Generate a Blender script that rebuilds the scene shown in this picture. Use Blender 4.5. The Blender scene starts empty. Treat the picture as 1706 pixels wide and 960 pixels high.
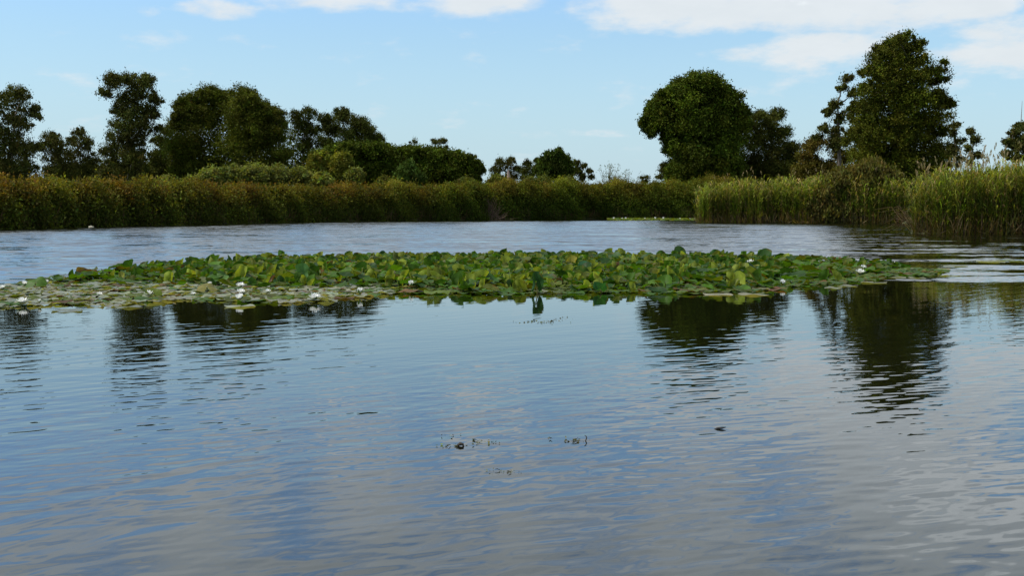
import bpy, math, random
import numpy as np
from mathutils import Vector

R = math.radians
rng = np.random.default_rng(11)
random.seed(11)
scene = bpy.context.scene
col = scene.collection

# ------------------------------------------------------------------ camera
F = 1800.0            # focal length in photograph pixels (1706 wide)
CAMH = 0.95
PITCH = math.atan(130 / F)
cam = bpy.data.cameras.new('camera')
cam.sensor_width = 36.0
cam.lens = 36.0 * F / 1706.0
cam.clip_start = 0.05
cam.clip_end = 6000
cam_o = bpy.data.objects.new('camera', cam)
cam_o.location = (0, 0, CAMH)
cam_o.rotation_euler = (math.pi / 2 - PITCH, 0, 0)
col.objects.link(cam_o)
scene.camera = cam_o
CP, SP = math.cos(PITCH), math.sin(PITCH)


def ray(px, py):
    du = (px - 853) / F
    dv = (480 - py) / F
    return np.array([du, CP + dv * SP, -SP + dv * CP])


def on_water(px, py, z=0.0):
    d = ray(px, py)
    t = (z - CAMH) / d[2]
    return np.array([0, 0, CAMH]) + d * t


def at(px, py, D):
    """point seen at px, py lying in the vertical plane y = D"""
    d = ray(px, py)
    return np.array([0, 0, CAMH]) + d * (D / d[1])


def smooth(a, b, x):
    t = np.clip((x - a) / (b - a), 0, 1)
    return t * t * (3 - 2 * t)


# ------------------------------------------------------------------ helpers
def tag(o, label=None, cat=None, group=None, kind=None):
    if label: o['label'] = label
    if cat: o['category'] = cat
    if group: o['group'] = group
    if kind: o['kind'] = kind
    return o


def mesh_np(name, V, Q, tint=None, mat=None, smooth_shade=False):
    """V (n,3) vertices, Q (m,4) quads or (m,3) tris, tint (m,3) colour of each face"""
    V = np.asarray(V, dtype=np.float32)
    Q = np.asarray(Q, dtype=np.int32)
    k = Q.shape[1]
    me = bpy.data.meshes.new(name)
    me.vertices.add(len(V))
    me.vertices.foreach_set('co', V.ravel())
    me.loops.add(Q.size)
    me.loops.foreach_set('vertex_index', Q.ravel())
    me.polygons.add(len(Q))
    me.polygons.foreach_set('loop_start', np.arange(0, Q.size, k, dtype=np.int32))
    if smooth_shade:
        me.polygons.foreach_set('use_smooth', np.ones(len(Q), dtype=bool))
    me.update(calc_edges=True)
    if tint is not None:
        a = me.attributes.new('tint', 'FLOAT_COLOR', 'FACE')
        c = np.ones((len(Q), 4), dtype=np.float32)
        c[:, :3] = tint
        a.data.foreach_set('color', c.ravel())
    if mat: me.materials.append(mat)
    return me


def link(name, me, parent=None, loc=None):
    o = bpy.data.objects.new(name, me)
    col.objects.link(o)
    if parent: o.parent = parent
    if loc is not None: o.location = tuple(float(v) for v in loc)
    return o


def empty(name, loc):
    return link(name, None, None, loc)


def unit(v):
    return v / np.maximum(np.linalg.norm(v, axis=-1, keepdims=True), 1e-9)


def rand_dirs(n):
    return unit(rng.normal(size=(n, 3)))


def leaf_quads(c, d, L, W, bend=0.25):
    """pointed leaves: centre c, long axis d, length L, width W; a slight fold keeps them from being flat cards"""
    n = len(c)
    r = rand_dirs(n)
    s = unit(np.cross(d, r))
    up = np.cross(s, d)
    L = np.broadcast_to(np.asarray(L, float), (n,))[:, None]
    W = np.broadcast_to(np.asarray(W, float), (n,))[:, None]
    V = np.empty((n, 4, 3))
    V[:, 0] = c - d * L * .5
    V[:, 1] = c + s * W * .5 + up * W * bend
    V[:, 2] = c + d * L * .5
    V[:, 3] = c - s * W * .5 + up * W * bend
    return V.reshape(-1, 3), np.arange(4 * n).reshape(n, 4)


class Acc:
    def __init__(self):
        self.v, self.q, self.t, self.n = [], [], [], 0

    def add(self, V, Q, t):
        self.v.append(V)
        self.q.append(np.asarray(Q) + self.n)
        t = np.asarray(t, float)
        if t.ndim == 1: t = np.tile(t, (len(Q), 1))
        self.t.append(t)
        self.n += len(V)

    def mesh(self, name, mat, sm=False):
        return mesh_np(name, np.concatenate(self.v), np.concatenate(self.q), np.concatenate(self.t), mat, sm)


def tube(path, rad, sides=6):
    path = np.asarray(path, float)
    n = len(path)
    rad = np.broadcast_to(np.asarray(rad, float), (n,))
    tang = unit(np.gradient(path, axis=0))
    ref = np.array([0.31, 0.87, 0.12])
    a = unit(np.cross(tang, ref))
    b = np.cross(tang, a)
    th = np.linspace(0, 2 * np.pi, sides, endpoint=False)
    V = path[:, None] + rad[:, None, None] * (np.cos(th)[None, :, None] * a[:, None] + np.sin(th)[None, :, None] * b[:, None])
    Q = []
    for i in range(n - 1):
        for j in range(sides):
            k = (j + 1) % sides
            Q.append((i * sides + j, i * sides + k, (i + 1) * sides + k, (i + 1) * sides + j))
    return V.reshape(-1, 3), np.array(Q)


def jit(base, n, amount=.25, hue=.12):
    """natural spread of leaf colours round a base colour"""
    base = np.asarray(base, float)
    v = np.exp(rng.normal(0, amount, (n, 1)))
    h = 1 + rng.normal(0, hue, (n, 3))
    return np.clip(base * v * h, .002, .9)


# ------------------------------------------------------------------ materials
def new_mat(name):
    m = bpy.data.materials.new(name)
    m.use_nodes = True
    nt = m.node_tree
    for n in list(nt.nodes): nt.nodes.remove(n)
    return m, nt, nt.nodes.new('ShaderNodeOutputMaterial')


def N(nt, kind, **kw):
    n = nt.nodes.new(kind)
    for k, v in kw.items(): setattr(n, k, v)
    return n


def M(nt, op, a, b=None, c=None):
    n = nt.nodes.new('ShaderNodeMath')
    n.operation = op
    for i, x in enumerate((a, b, c)):
        if x is None: continue
        if isinstance(x, (int, float)): n.inputs[i].default_value = x
        else: nt.links.new(x, n.inputs[i])
    return n.outputs[0]


def maprange(nt, x, a, b, c=0.0, d=1.0, kind='SMOOTHSTEP'):
    n = nt.nodes.new('ShaderNodeMapRange')
    n.interpolation_type = kind
    nt.links.new(x, n.inputs[0])
    for i, v in enumerate((a, b, c, d)):
        if isinstance(v, (int, float)): n.inputs[1 + i].default_value = v
        else: nt.links.new(v, n.inputs[1 + i])
    return n.outputs[0]


def leaf_material(name, trans=.35, rough=.55, spec=.3, trans_tint=(1.5, 1.35, .5)):
    m, nt, out = new_mat(name)
    at_ = N(nt, 'ShaderNodeAttribute', attribute_name='tint')
    p = N(nt, 'ShaderNodeBsdfPrincipled')
    p.inputs['Roughness'].default_value = rough
    p.inputs['Specular IOR Level'].default_value = spec
    nt.links.new(at_.outputs['Color'], p.inputs['Base Color'])
    tr = N(nt, 'ShaderNodeBsdfTranslucent')
    mul = N(nt, 'ShaderNodeMix', data_type='RGBA', blend_type='MULTIPLY')
    mul.inputs['Factor'].default_value = 1
    nt.links.new(at_.outputs['Color'], mul.inputs['A'])
    mul.inputs['B'].default_value = (*trans_tint, 1)
    nt.links.new(mul.outputs['Result'], tr.inputs['Color'])
    mx = N(nt, 'ShaderNodeMixShader')
    mx.inputs[0].default_value = trans
    nt.links.new(p.outputs[0], mx.inputs[1])
    nt.links.new(tr.outputs[0], mx.inputs[2])
    nt.links.new(mx.outputs[0], out.inputs[0])
    return m


MAT_TREE = leaf_material('tree_foliage', .16, .7, .06, (1.5, 1.4, .3))
MAT_SHRUB = leaf_material('shrub_foliage', .35, .7, .08, (1.5, 1.35, .3))
MAT_REED = leaf_material('reed_blades', .4, .6, .12, (1.5, 1.4, .35))


def bark_material():
    m, nt, out = new_mat('bark')
    at_ = N(nt, 'ShaderNodeAttribute', attribute_name='tint')
    p = N(nt, 'ShaderNodeBsdfPrincipled')
    p.inputs['Roughness'].default_value = .85
    tc = N(nt, 'ShaderNodeTexCoord')
    mp = N(nt, 'ShaderNodeMapping')
    mp.inputs['Scale'].default_value = (6, 6, 1.2)
    nz = N(nt, 'ShaderNodeTexNoise')
    nz.inputs['Scale'].default_value = 2
    nz.inputs['Detail'].default_value = 5
    nt.links.new(tc.outputs['Object'], mp.inputs[0])
    nt.links.new(mp.outputs[0], nz.inputs['Vector'])
    v = maprange(nt, nz.outputs['Fac'], .3, .7, .55, 1.35, 'LINEAR')
    mul = N(nt, 'ShaderNodeVectorMath', operation='SCALE')
    nt.links.new(at_.outputs['Color'], mul.inputs[0])
    nt.links.new(v, mul.inputs['Scale'])
    nt.links.new(mul.outputs[0], p.inputs['Base Color'])
    nt.links.new(p.outputs[0], out.inputs[0])
    return m


MAT_BARK = bark_material()


def lily_material(name, rough, spec):
    m, nt, out = new_mat(name)
    at_ = N(nt, 'ShaderNodeAttribute', attribute_name='tint')
    oi = N(nt, 'ShaderNodeObjectInfo')
    tc = N(nt, 'ShaderNodeTexCoord')
    nz = N(nt, 'ShaderNodeTexNoise')
    nz.inputs['Scale'].default_value = 14
    nz.inputs['Detail'].default_value = 4
    nt.links.new(tc.outputs['Object'], nz.inputs['Vector'])
    val = M(nt, 'ADD', maprange(nt, nz.outputs['Fac'], .3, .7, .72, 1.25, 'LINEAR'), M(nt, 'MULTIPLY', M(nt, 'SUBTRACT', oi.outputs['Random'], .5), .5))
    hs = N(nt, 'ShaderNodeHueSaturation')
    nt.links.new(at_.outputs['Color'], hs.inputs['Color'])
    nt.links.new(val, hs.inputs['Value'])
    p = N(nt, 'ShaderNodeBsdfPrincipled')
    nt.links.new(hs.outputs[0], p.inputs['Base Color'])
    p.inputs['Roughness'].default_value = rough
    p.inputs['Specular IOR Level'].default_value = spec
    tr = N(nt, 'ShaderNodeBsdfTranslucent')
    mul = N(nt, 'ShaderNodeMix', data_type='RGBA', blend_type='MULTIPLY')
    mul.inputs['Factor'].default_value = 1
    nt.links.new(hs.outputs[0], mul.inputs['A'])
    mul.inputs['B'].default_value = (1.7, 1.6, .4, 1)
    nt.links.new(mul.outputs['Result'], tr.inputs['Color'])
    mx = N(nt, 'ShaderNodeMixShader')
    mx.inputs[0].default_value = .34
    nt.links.new(p.outputs[0], mx.inputs[1])
    nt.links.new(tr.outputs[0], mx.inputs[2])
    bp = N(nt, 'ShaderNodeBump')
    bp.inputs['Strength'].default_value = .15
    bp.inputs['Distance'].default_value = .01
    nt.links.new(nz.outputs['Fac'], bp.inputs['Height'])
    nt.links.new(bp.outputs[0], p.inputs['Normal'])
    nt.links.new(mx.outputs[0], out.inputs[0])
    return m


MAT_LILY = lily_material('lily_leaf_skin', .55, .2)
MAT_PAD = lily_material('floating_pad_skin', .33, .45)


def plain_material(name, color, rough=.6, trans=0.0):
    m, nt, out = new_mat(name)
    p = N(nt, 'ShaderNodeBsdfPrincipled')
    tc = N(nt, 'ShaderNodeTexCoord')
    nz = N(nt, 'ShaderNodeTexNoise')
    nz.inputs['Scale'].default_value = 30
    nt.links.new(tc.outputs['Object'], nz.inputs['Vector'])
    mx = N(nt, 'ShaderNodeMix', data_type='RGBA')
    nt.links.new(nz.outputs['Fac'], mx.inputs['Factor'])
    mx.inputs['A'].default_value = (*[c * .85 for c in color], 1)
    mx.inputs['B'].default_value = (*[min(c * 1.12, .95) for c in color], 1)
    nt.links.new(mx.outputs['Result'], p.inputs['Base Color'])
    p.inputs['Roughness'].default_value = rough
    if trans:
        tr = N(nt, 'ShaderNodeBsdfTranslucent')
        nt.links.new(mx.outputs['Result'], tr.inputs['Color'])
        ms = N(nt, 'ShaderNodeMixShader')
        ms.inputs[0].default_value = trans
        nt.links.new(p.outputs[0], ms.inputs[1])
        nt.links.new(tr.outputs[0], ms.inputs[2])
        nt.links.new(ms.outputs[0], out.inputs[0])
    else:
        nt.links.new(p.outputs[0], out.inputs[0])
    return m


MAT_PETAL = plain_material('white_petal', (.86, .86, .82), .5, .3)
MAT_STAMEN = plain_material('yellow_stamen', (.8, .5, .05), .6)
MAT_SEPAL = plain_material('green_sepal', (.12, .2, .04), .5)
MAT_STALK = plain_material('leaf_stalk', (.2, .17, .05), .5)
MAT_STONE = plain_material('pale_stone', (.24, .23, .18), .9)


def ground_material():
    m, nt, out = new_mat('marsh_ground')
    p = N(nt, 'ShaderNodeBsdfPrincipled')
    tc = N(nt, 'ShaderNodeTexCoord')
    nz = N(nt, 'ShaderNodeTexNoise')
    nz.inputs['Scale'].default_value = .35
    nz.inputs['Detail'].default_value = 8
    nt.links.new(tc.outputs['Object'], nz.inputs['Vector'])
    cr = N(nt, 'ShaderNodeValToRGB')
    cr.color_ramp.elements[0].position = .3
    cr.color_ramp.elements[0].color = (.035, .03, .015, 1)
    cr.color_ramp.elements[1].position = .7
    cr.color_ramp.elements[1].color = (.08, .10, .025, 1)
    nt.links.new(nz.outputs['Fac'], cr.inputs[0])
    nt.links.new(cr.outputs[0], p.inputs['Base Color'])
    p.inputs['Roughness'].default_value = .95
    nt.links.new(p.outputs[0], out.inputs[0])
    return m


# ------------------------------------------------------------------ water
def water_material():
    m, nt, out = new_mat('lake_water')
    geo = N(nt, 'ShaderNodeNewGeometry')
    pos = geo.outputs['Position']
    sep = N(nt, 'ShaderNodeSeparateXYZ')
    nt.links.new(pos, sep.inputs[0])
    X, Y = sep.outputs[0], sep.outputs[1]

    def noise(vec, scale, detail=0, seed=0.0, rough=.5):
        n = N(nt, 'ShaderNodeTexNoise', noise_dimensions='3D')
        n.inputs['Scale'].default_value = scale
        n.inputs['Detail'].default_value = detail
        n.inputs['Roughness'].default_value = rough
        if seed:
            a = N(nt, 'ShaderNodeVectorMath', operation='ADD')
            nt.links.new(vec, a.inputs[0])
            a.inputs[1].default_value = (seed, seed * .7, seed * 1.3)
            vec = a.outputs[0]
        nt.links.new(vec, n.inputs['Vector'])
        return n

    def mapped(vec, angle, sx, sy):
        """coordinates along (x) and across (y) the travel direction of a wave train"""
        rot = N(nt, 'ShaderNodeVectorRotate', rotation_type='Z_AXIS')
        rot.inputs['Angle'].default_value = -angle
        nt.links.new(vec, rot.inputs['Vector'])
        sc = N(nt, 'ShaderNodeVectorMath', operation='MULTIPLY')
        nt.links.new(rot.outputs[0], sc.inputs[0])
        sc.inputs[1].default_value = (sx, sy, 0)
        return sc.outputs[0]

    # slow warp, so wave trains meander
    EPS = .004
    # wave trains: (travel angle, wavelength, crest length, height in metres)
    TRAINS = [(R(-46), .115, 1.1, .00100), (R(-70), .052, .24, .00046), (R(-98), .085, .45, .00042), (R(-30), .034, .11, .00019), (R(-62), .36, 1.6, .0011)]

    def height(offset):
        v = pos
        if offset:
            a = N(nt, 'ShaderNodeVectorMath', operation='ADD')
            nt.links.new(pos, a.inputs[0])
            a.inputs[1].default_value = offset
            v = a.outputs[0]
        h = None
        for i, (ang, lam, cl, amp) in enumerate(TRAINS):
            nz = noise(mapped(v, ang, 1 / lam, 1 / cl), 1.0, 0.0, 3.1 * i + 1.7)
            t = M(nt, 'MULTIPLY', nz.outputs['Fac'], amp * 2.2)
            h = t if h is None else M(nt, 'ADD', h, t)
        return h

    h0 = height(None)
    hx = height((EPS, 0, 0))
    hy = height((0, EPS, 0))
    # near water: calm in the lee of the lilies, livelier towards the viewer
    amp = maprange(nt, Y, 3.0, 10.0, 1.9, .26, 'LINEAR')
    big = noise(mapped(pos, R(-50), .35, .25), 1.0, 2, 9.3)
    amp = M(nt, 'MULTIPLY', amp, maprange(nt, big.outputs['Fac'], .3, .7, .6, 1.45, 'LINEAR'))
    breezy = M(nt, 'MULTIPLY', maprange(nt, M(nt, 'SUBTRACT', X, M(nt, 'MULTIPLY', Y, .36)), -.3, 1.0), maprange(nt, Y, 7.0, 12.0, 0.0, .55))
    amp = M(nt, 'ADD', amp, breezy)
    sx = M(nt, 'MULTIPLY', M(nt, 'DIVIDE', M(nt, 'SUBTRACT', hx, h0), EPS), amp)
    sy = M(nt, 'MULTIPLY', M(nt, 'DIVIDE', M(nt, 'SUBTRACT', hy, h0), EPS), amp)

    # open water behind the lilies: wind chop
    patch = noise(mapped(pos, R(8), .05, .12), 1.0, 2, 5.2)
    gust = noise(mapped(pos, R(4), .35, .9), 1.0, 3, 2.2)
    stripe = noise(mapped(pos, R(3), .22, .75), 1.0, 3, 7.7)
    far = maprange(nt, Y, 12.6, 15.6)
    right = maprange(nt, M(nt, 'SUBTRACT', X, M(nt, 'MULTIPLY', Y, .30)), -1.5, 1.5)      # sheltered corner on the right
    far = M(nt, 'MULTIPLY', far, M(nt, 'SUBTRACT', 1.0, M(nt, 'MULTIPLY', right, M(nt, 'MULTIPLY', maprange(nt, stripe.outputs['Fac'], .42, .60, 1.0, .25), maprange(nt, Y, 16.0, 24.0, 1.0, .9)))))
    lee = maprange(nt, M(nt, 'ADD', Y, M(nt, 'MULTIPLY', X, -.55)), 84.0, 100.0, 1.0, .10)
    far = M(nt, 'MULTIPLY', far, lee)
    far = M(nt, 'MULTIPLY', far, maprange(nt, patch.outputs['Fac'], .3, .7, .75, 1.2, 'LINEAR'))
    far = M(nt, 'MULTIPLY', far, maprange(nt, gust.outputs['Fac'], .32, .68, .35, 1.55, 'LINEAR'))
    c1 = noise(mapped(pos, R(-80), 3.2, 1.5), 1.0, 2, 4.4, .6)
    s1 = N(nt, 'ShaderNodeSeparateColor')
    nt.links.new(c1.outputs['Color'], s1.inputs[0])
    fx = M(nt, 'MULTIPLY', M(nt, 'MULTIPLY', M(nt, 'SUBTRACT', s1.outputs[0], .5), .30), far)
    fy = M(nt, 'MULTIPLY', M(nt, 'ADD', M(nt, 'MULTIPLY', M(nt, 'ABSOLUTE', M(nt, 'SUBTRACT', s1.outputs[1], .5)), 1.1), .06), far)
    nx = M(nt, 'MULTIPLY', M(nt, 'ADD', sx, fx), -1)
    ny = M(nt, 'MULTIPLY', M(nt, 'ADD', sy, fy), -1)
    cmb = N(nt, 'ShaderNodeCombineXYZ')
    nt.links.new(nx, cmb.inputs[0])
    nt.links.new(ny, cmb.inputs[1])
    cmb.inputs[2].default_value = 1
    nrm = N(nt, 'ShaderNodeVectorMath', operation='NORMALIZE')
    nt.links.new(cmb.outputs[0], nrm.inputs[0])

    p = N(nt, 'ShaderNodeBsdfPrincipled')
    p.inputs['Base Color'].default_value = (.004, .0045, .002, 1)
    p.inputs['Roughness'].default_value = .01
    p.inputs['IOR'].default_value = 1.9
    p.inputs['Specular Tint'].default_value = (.80, .95, 1.0, 1)
    nt.links.new(nrm.outputs[0], p.inputs['Normal'])
    nt.links.new(p.outputs[0], out.inputs[0])
    return m


def build_water():
    # built in strips so the sheet stays a plain flat lake
    xs = np.linspace(-300, 300, 31)
    ys = np.linspace(-80, 220, 16)
    V = np.array([(x, y, 0) for y in ys for x in xs])
    n = len(xs)
    Q = np.array([(j * n + i, j * n + i + 1, (j + 1) * n + i + 1, (j + 1) * n + i) for j in range(len(ys) - 1) for i in range(n - 1)])
    o = link('water', mesh_np('water', V, Q, None, water_material()))
    tag(o, 'rippled blue grey lake water reflecting sky and trees', 'lake', kind='structure')


# waterline of the far bank, as photograph pixels (x, y)
SHORE = [(-900, 420), (-500, 402), (-200, 388), (0, 382.5), (150, 378.5), (300, 375.5), (430, 372), (560, 369.5), (700, 367.5), (850, 366), (1010, 364.5), (1172, 364.5)]
SHORE_MID = [(1160, 371.5), (1175, 371.6), (1300, 372), (1400, 372.5), (1500, 373), (1540, 373)]
SHORE_NEAR = [(1518, 389.5), (1560, 390.5), (1706, 391.5), (1900, 394), (2200, 402), (2600, 420)]


def interp(poly, px):
    P = np.array(poly, float)
    return np.interp(px, P[:, 0], P[:, 1])


def shore_D(poly, px):
    """distance (y) of the waterline at photograph column px"""
    py = interp(poly, px)
    dv = (480 - py) / F
    dy, dz = CP + dv * SP, -SP + dv * CP
    return -CAMH / dz * dy


def build_ground():
    P = SHORE[:-1] + [(1160, 364.5), (1166, 371.4)] + SHORE_MID[1:-1] + [(1512, 374), (1517, 388)] + SHORE_NEAR
    base = np.array([on_water(x, y)[:2] for x, y in P])
    fine = []
    for a, b in zip(base[:-1], base[1:]):
        for t in np.linspace(0, 1, 6, endpoint=False): fine.append(a + (b - a) * t)
    fine = np.array(fine + [base[-1]])
    rad = np.linalg.norm(fine, axis=1)
    dirs = fine / rad[:, None]
    rows = []
    for off, z in ((-12, -1.4), (-2.0, -.7), (.25, -.03), (1.0, .10), (3, .22), (9, .35), (25, .4), (60, .5), (160, .7), (500, 1.0), (1600, 1.2), (5000, 1.4)):
        r = rad + off
        if off > 60: r = 120 + off + (rad - 120) * .1
        zz = z + (rng.normal(0, .04, len(rad)) if 0 < off < 70 else 0)
        rows.append(np.column_stack([dirs * r[:, None], np.broadcast_to(zz, len(rad))]))
    V = np.concatenate(rows)
    n = len(fine)
    Q = [(j * n + i + 1, j * n + i, (j + 1) * n + i, (j + 1) * n + i + 1) for j in range(len(rows) - 1) for i in range(n - 1)]
    # lake bed
    V2 = np.array([(-4000, -4000, -1.6), (4000, -4000, -1.6), (4000, 4000, -1.6), (-4000, 4000, -1.6)])
    V = np.concatenate([V, V2])
    k = len(V)
    Q.append((k - 4, k - 3, k - 2, k - 1))
    o = link('ground', mesh_np('ground', V, np.array(Q), None, ground_material(), True))
    tag(o, 'low marshy ground behind the waterline of the far bank', 'ground', kind='structure')


# ------------------------------------------------------------------ trees
GREEN = (.056, .066, .007)
DARK = (.042, .050, .008)
PINE = (.050, .070, .006)
EUC = (.054, .058, .012)
BROWN = (.074, .062, .010)
LIME = (.125, .135, .020)


def tree(name, label, cat, D, lobes, color, base=None, dens=1.0, sparse=0.0, leaf=.225, group=None, ground_z=.4,
         bark=(.10, .08, .06), trunk_r=None, style='round', trunk_bits=None, mat=None, depthf=.75, skirt=None, grow=1.0):
    """lobes: (px, py, r) of the crown in photograph pixels at distance D; they become foliage masses spread in depth"""
    s = D / F
    if style == 'droop': grow, depthf = 1.0, .55
    lobes = [(a_, b_ + 8 * min(max((295 - b_) / 90, 0), 1), c_) for a_, b_, c_ in lobes]
    if skirt:      # low foliage down to the thicket
        lobes = list(lobes)
        q = skirt[0]
        while q <= skirt[1]:
            lobes.append((q + rng.uniform(-4, 4), 287 + rng.uniform(-5, 5), 14 + rng.uniform(-1, 3)))
            lobes.append((q + 7 + rng.uniform(-4, 4), 303, 14))
            q += 17
    if name in ('stone_pine', 'broad_tree', 'cypress_tree') or 'shrub' in name or 'bush' in name:      # masses between neighbours close the notches of a dense crown
        B = np.array(lobes, float)
        extra = []
        for i in range(len(B)):
            d = np.hypot(B[:, 0] - B[i, 0], B[:, 1] - B[i, 1])
            d[i] = 1e9
            for j in np.argsort(d)[:2]:
                if j > i or rng.random() < .4:
                    t = rng.uniform(.35, .65)
                    q = B[i] * (1 - t) + B[j] * t
                    extra.append((q[0], q[1] + rng.uniform(-2, 2), min(B[i, 2], B[j, 2]) * rng.uniform(.7, .95)))
        lobes = list(lobes) + extra
    L = np.array([(at(px, py, D)[0], at(px, py, D)[2], r * s * grow) for px, py, r in lobes])
    bx = at(base, 350, D)[0] if base is not None else float(np.average(L[:, 0], weights=L[:, 2]))
    root = empty(name, (bx, D, ground_z))
    tag(root, label, cat, group)
    L[:, 0] -= bx
    L[:, 1] -= ground_z
    cx = float(np.average(L[:, 0], weights=L[:, 2] ** 2))
    half = max(L[:, 0].max() - L[:, 0].min(), .1) / 2 + float(np.median(L[:, 2]))
    masses = []
    for x, z, r in L:
        # how far this mass may sit in front of or behind the trunk
        wide = max(half ** 2 - (x - cx) ** 2, (.4 * r) ** 2) ** .5 * depthf
        k = max(1, int(round(wide * 1.25 / max(r, .25))))
        k = min(k, 4)
        for i in range(k):
            if k == 1: y = rng.uniform(-.4, .4) * wide
            else: y = -wide * .8 + 1.6 * wide * (i + rng.uniform(.1, .9)) / k
            rr = r * (1.0 if k == 1 else rng.uniform(.8, 1.0))
            masses.append((x + rng.normal(0, .04) * r, y, z + rng.normal(0, .04) * r, rr))
    tufts = []
    for (x, y, z, r) in masses:
        for _ in range(3):
            d = rand_dirs(1)[0]
            d[2] = abs(d[2]) * .8 + d[2] * .2
            d = d / np.linalg.norm(d)
            k = rng.uniform(.22, .42)
            tufts.append((x + d[0] * r * (1.08 - k * .3), y + d[1] * r, z + d[2] * r * (1.02 - k * .3), r * k))
    acc = Acc()
    for (x, y, z, r) in masses + tufts:
        c = np.array([x, y, z])
        mass_col = np.asarray(color) * math.exp(rng.normal(0, .22)) * (1 + rng.normal(0, .05, 3))
        # small twig clusters on the mass' surface, leaves round each
        # three sub-masses give the mass an uneven outline of its own
        area = 4 * math.pi * r * r
        nc = max(5, int(area / (.60 if leaf > .3 else .42) * (1 - .35 * sparse)))
        dd = rand_dirs(nc)
        dd[:, 2] = np.where(dd[:, 2] < -.75, -dd[:, 2] * .6, dd[:, 2])
        dd = unit(dd)
        rr = r * (.62 + .42 * rng.random(nc) ** .7)
        cc = c + dd * rr[:, None] * np.array([1.0, 1.0, 1.0 if style != 'cone' else 1.15])
        per = max(5, int(25 * dens * (1 - .4 * sparse)))
        cl = np.repeat(cc, per, 0)
        sig = .24 if leaf > .3 else .20
        sig = min(sig, r * .4)
        off = rng.normal(0, 1, (len(cl), 3)) * np.array([sig * 1.15, sig * 1.15, sig * 1.15])
        pos = cl + off
        if style == 'droop':
            d = unit(rand_dirs(len(cl)) * .8 + np.array([0, 0, -.95]))
        elif style == 'cone':
            d = unit(rand_dirs(len(cl)) * .6 + np.array([0, 0, 1.0]))
        else:
            d = unit(rand_dirs(len(cl)) + .5 * np.repeat(dd, per, 0))
        sz = leaf * rng.uniform(.55, 1.1, len(cl))
        V, Q = leaf_quads(pos, d, sz, sz * rng.uniform(.34, .55, len(cl)))
        tw = np.repeat(np.exp(rng.normal(0, .26, (nc, 1))), per, 0)
        acc.add(V, Q, jit(mass_col, len(cl), .13, .08) * tw)
        # inner foliage
        if sparse < .5:
            ni = int(34 * r * r * dens) + 6
            ii = c + rand_dirs(ni) * (r * .62 * rng.random((ni, 1)) ** .4)
            V, Q = leaf_quads(ii, rand_dirs(ni), leaf * 1.7, leaf * 1.15)
            acc.add(V, Q, jit(mass_col, ni, .2))
    crown = link('crown', acc.mesh(name + '_crown', mat or MAT_TREE), root)
    # trunk and limbs
    ta = Acc()
    top = max(z for _, _, z, _ in masses)
    H = top * .82
    tr = trunk_r or max(.10, .022 * top)
    xs_top = float(np.average([m[0] for m in masses if m[2] > top * .55] or [0]))
    tp = []
    for i in range(9):
        t = i / 8
        tp.append((xs_top * t ** 1.4 + rng.normal(0, .05) * t, rng.normal(0, .06) * t, -0.3 + (H + .3) * t))
    tp = np.array(tp)
    V, Q = tube(tp, tr * (1 - .8 * np.linspace(0, 1, 9)), 8)
    ta.add(V, Q, bark)
    placed = [np.array([np.interp(t, tp[:, 2], tp[:, 0]), np.interp(t, tp[:, 2], tp[:, 1]), t]) for t in np.linspace(top * .15, H, 10)]
    order = sorted(masses, key=lambda m: math.hypot(m[0] - np.interp(m[2], tp[:, 2], tp[:, 0]), m[1]))
    for k, (x, y, z, r) in enumerate(order):
        en = np.array([x, y, z])
        pl = np.array(placed)
        cost = np.linalg.norm(pl - en, axis=1) + 1.2 * np.maximum(0, pl[:, 2] - z) + .25 * np.maximum(0, z - pl[:, 2] - 3)
        b = int(np.argmin(cost))
        st = pl[b]
        placed.append(en)
        ln = np.linalg.norm(en - st)
        if ln < .2: continue
        mid = st + (en - st) * .5 + np.array([0, 0, .06 * ln]) + rng.normal(0, .07 * ln, 3)
        path = np.array([st, st + (mid - st) * .5 + rng.normal(0, .03 * ln, 3), mid, mid + (en - mid) * .5 + rng.normal(0, .03 * ln, 3), en])
        r0 = tr * (.36 if b < 10 else .2)
        V, Q = tube(path, r0 * np.array([1, .85, .7, .5, .3]), 5)
        ta.add(V, Q, bark)
    if trunk_bits: trunk_bits(ta, D, bx, ground_z)
    link('trunk', ta.mesh(name + '_trunk', MAT_BARK, True), root)
    return root


TREES = 'trees standing behind the far bank'


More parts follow.
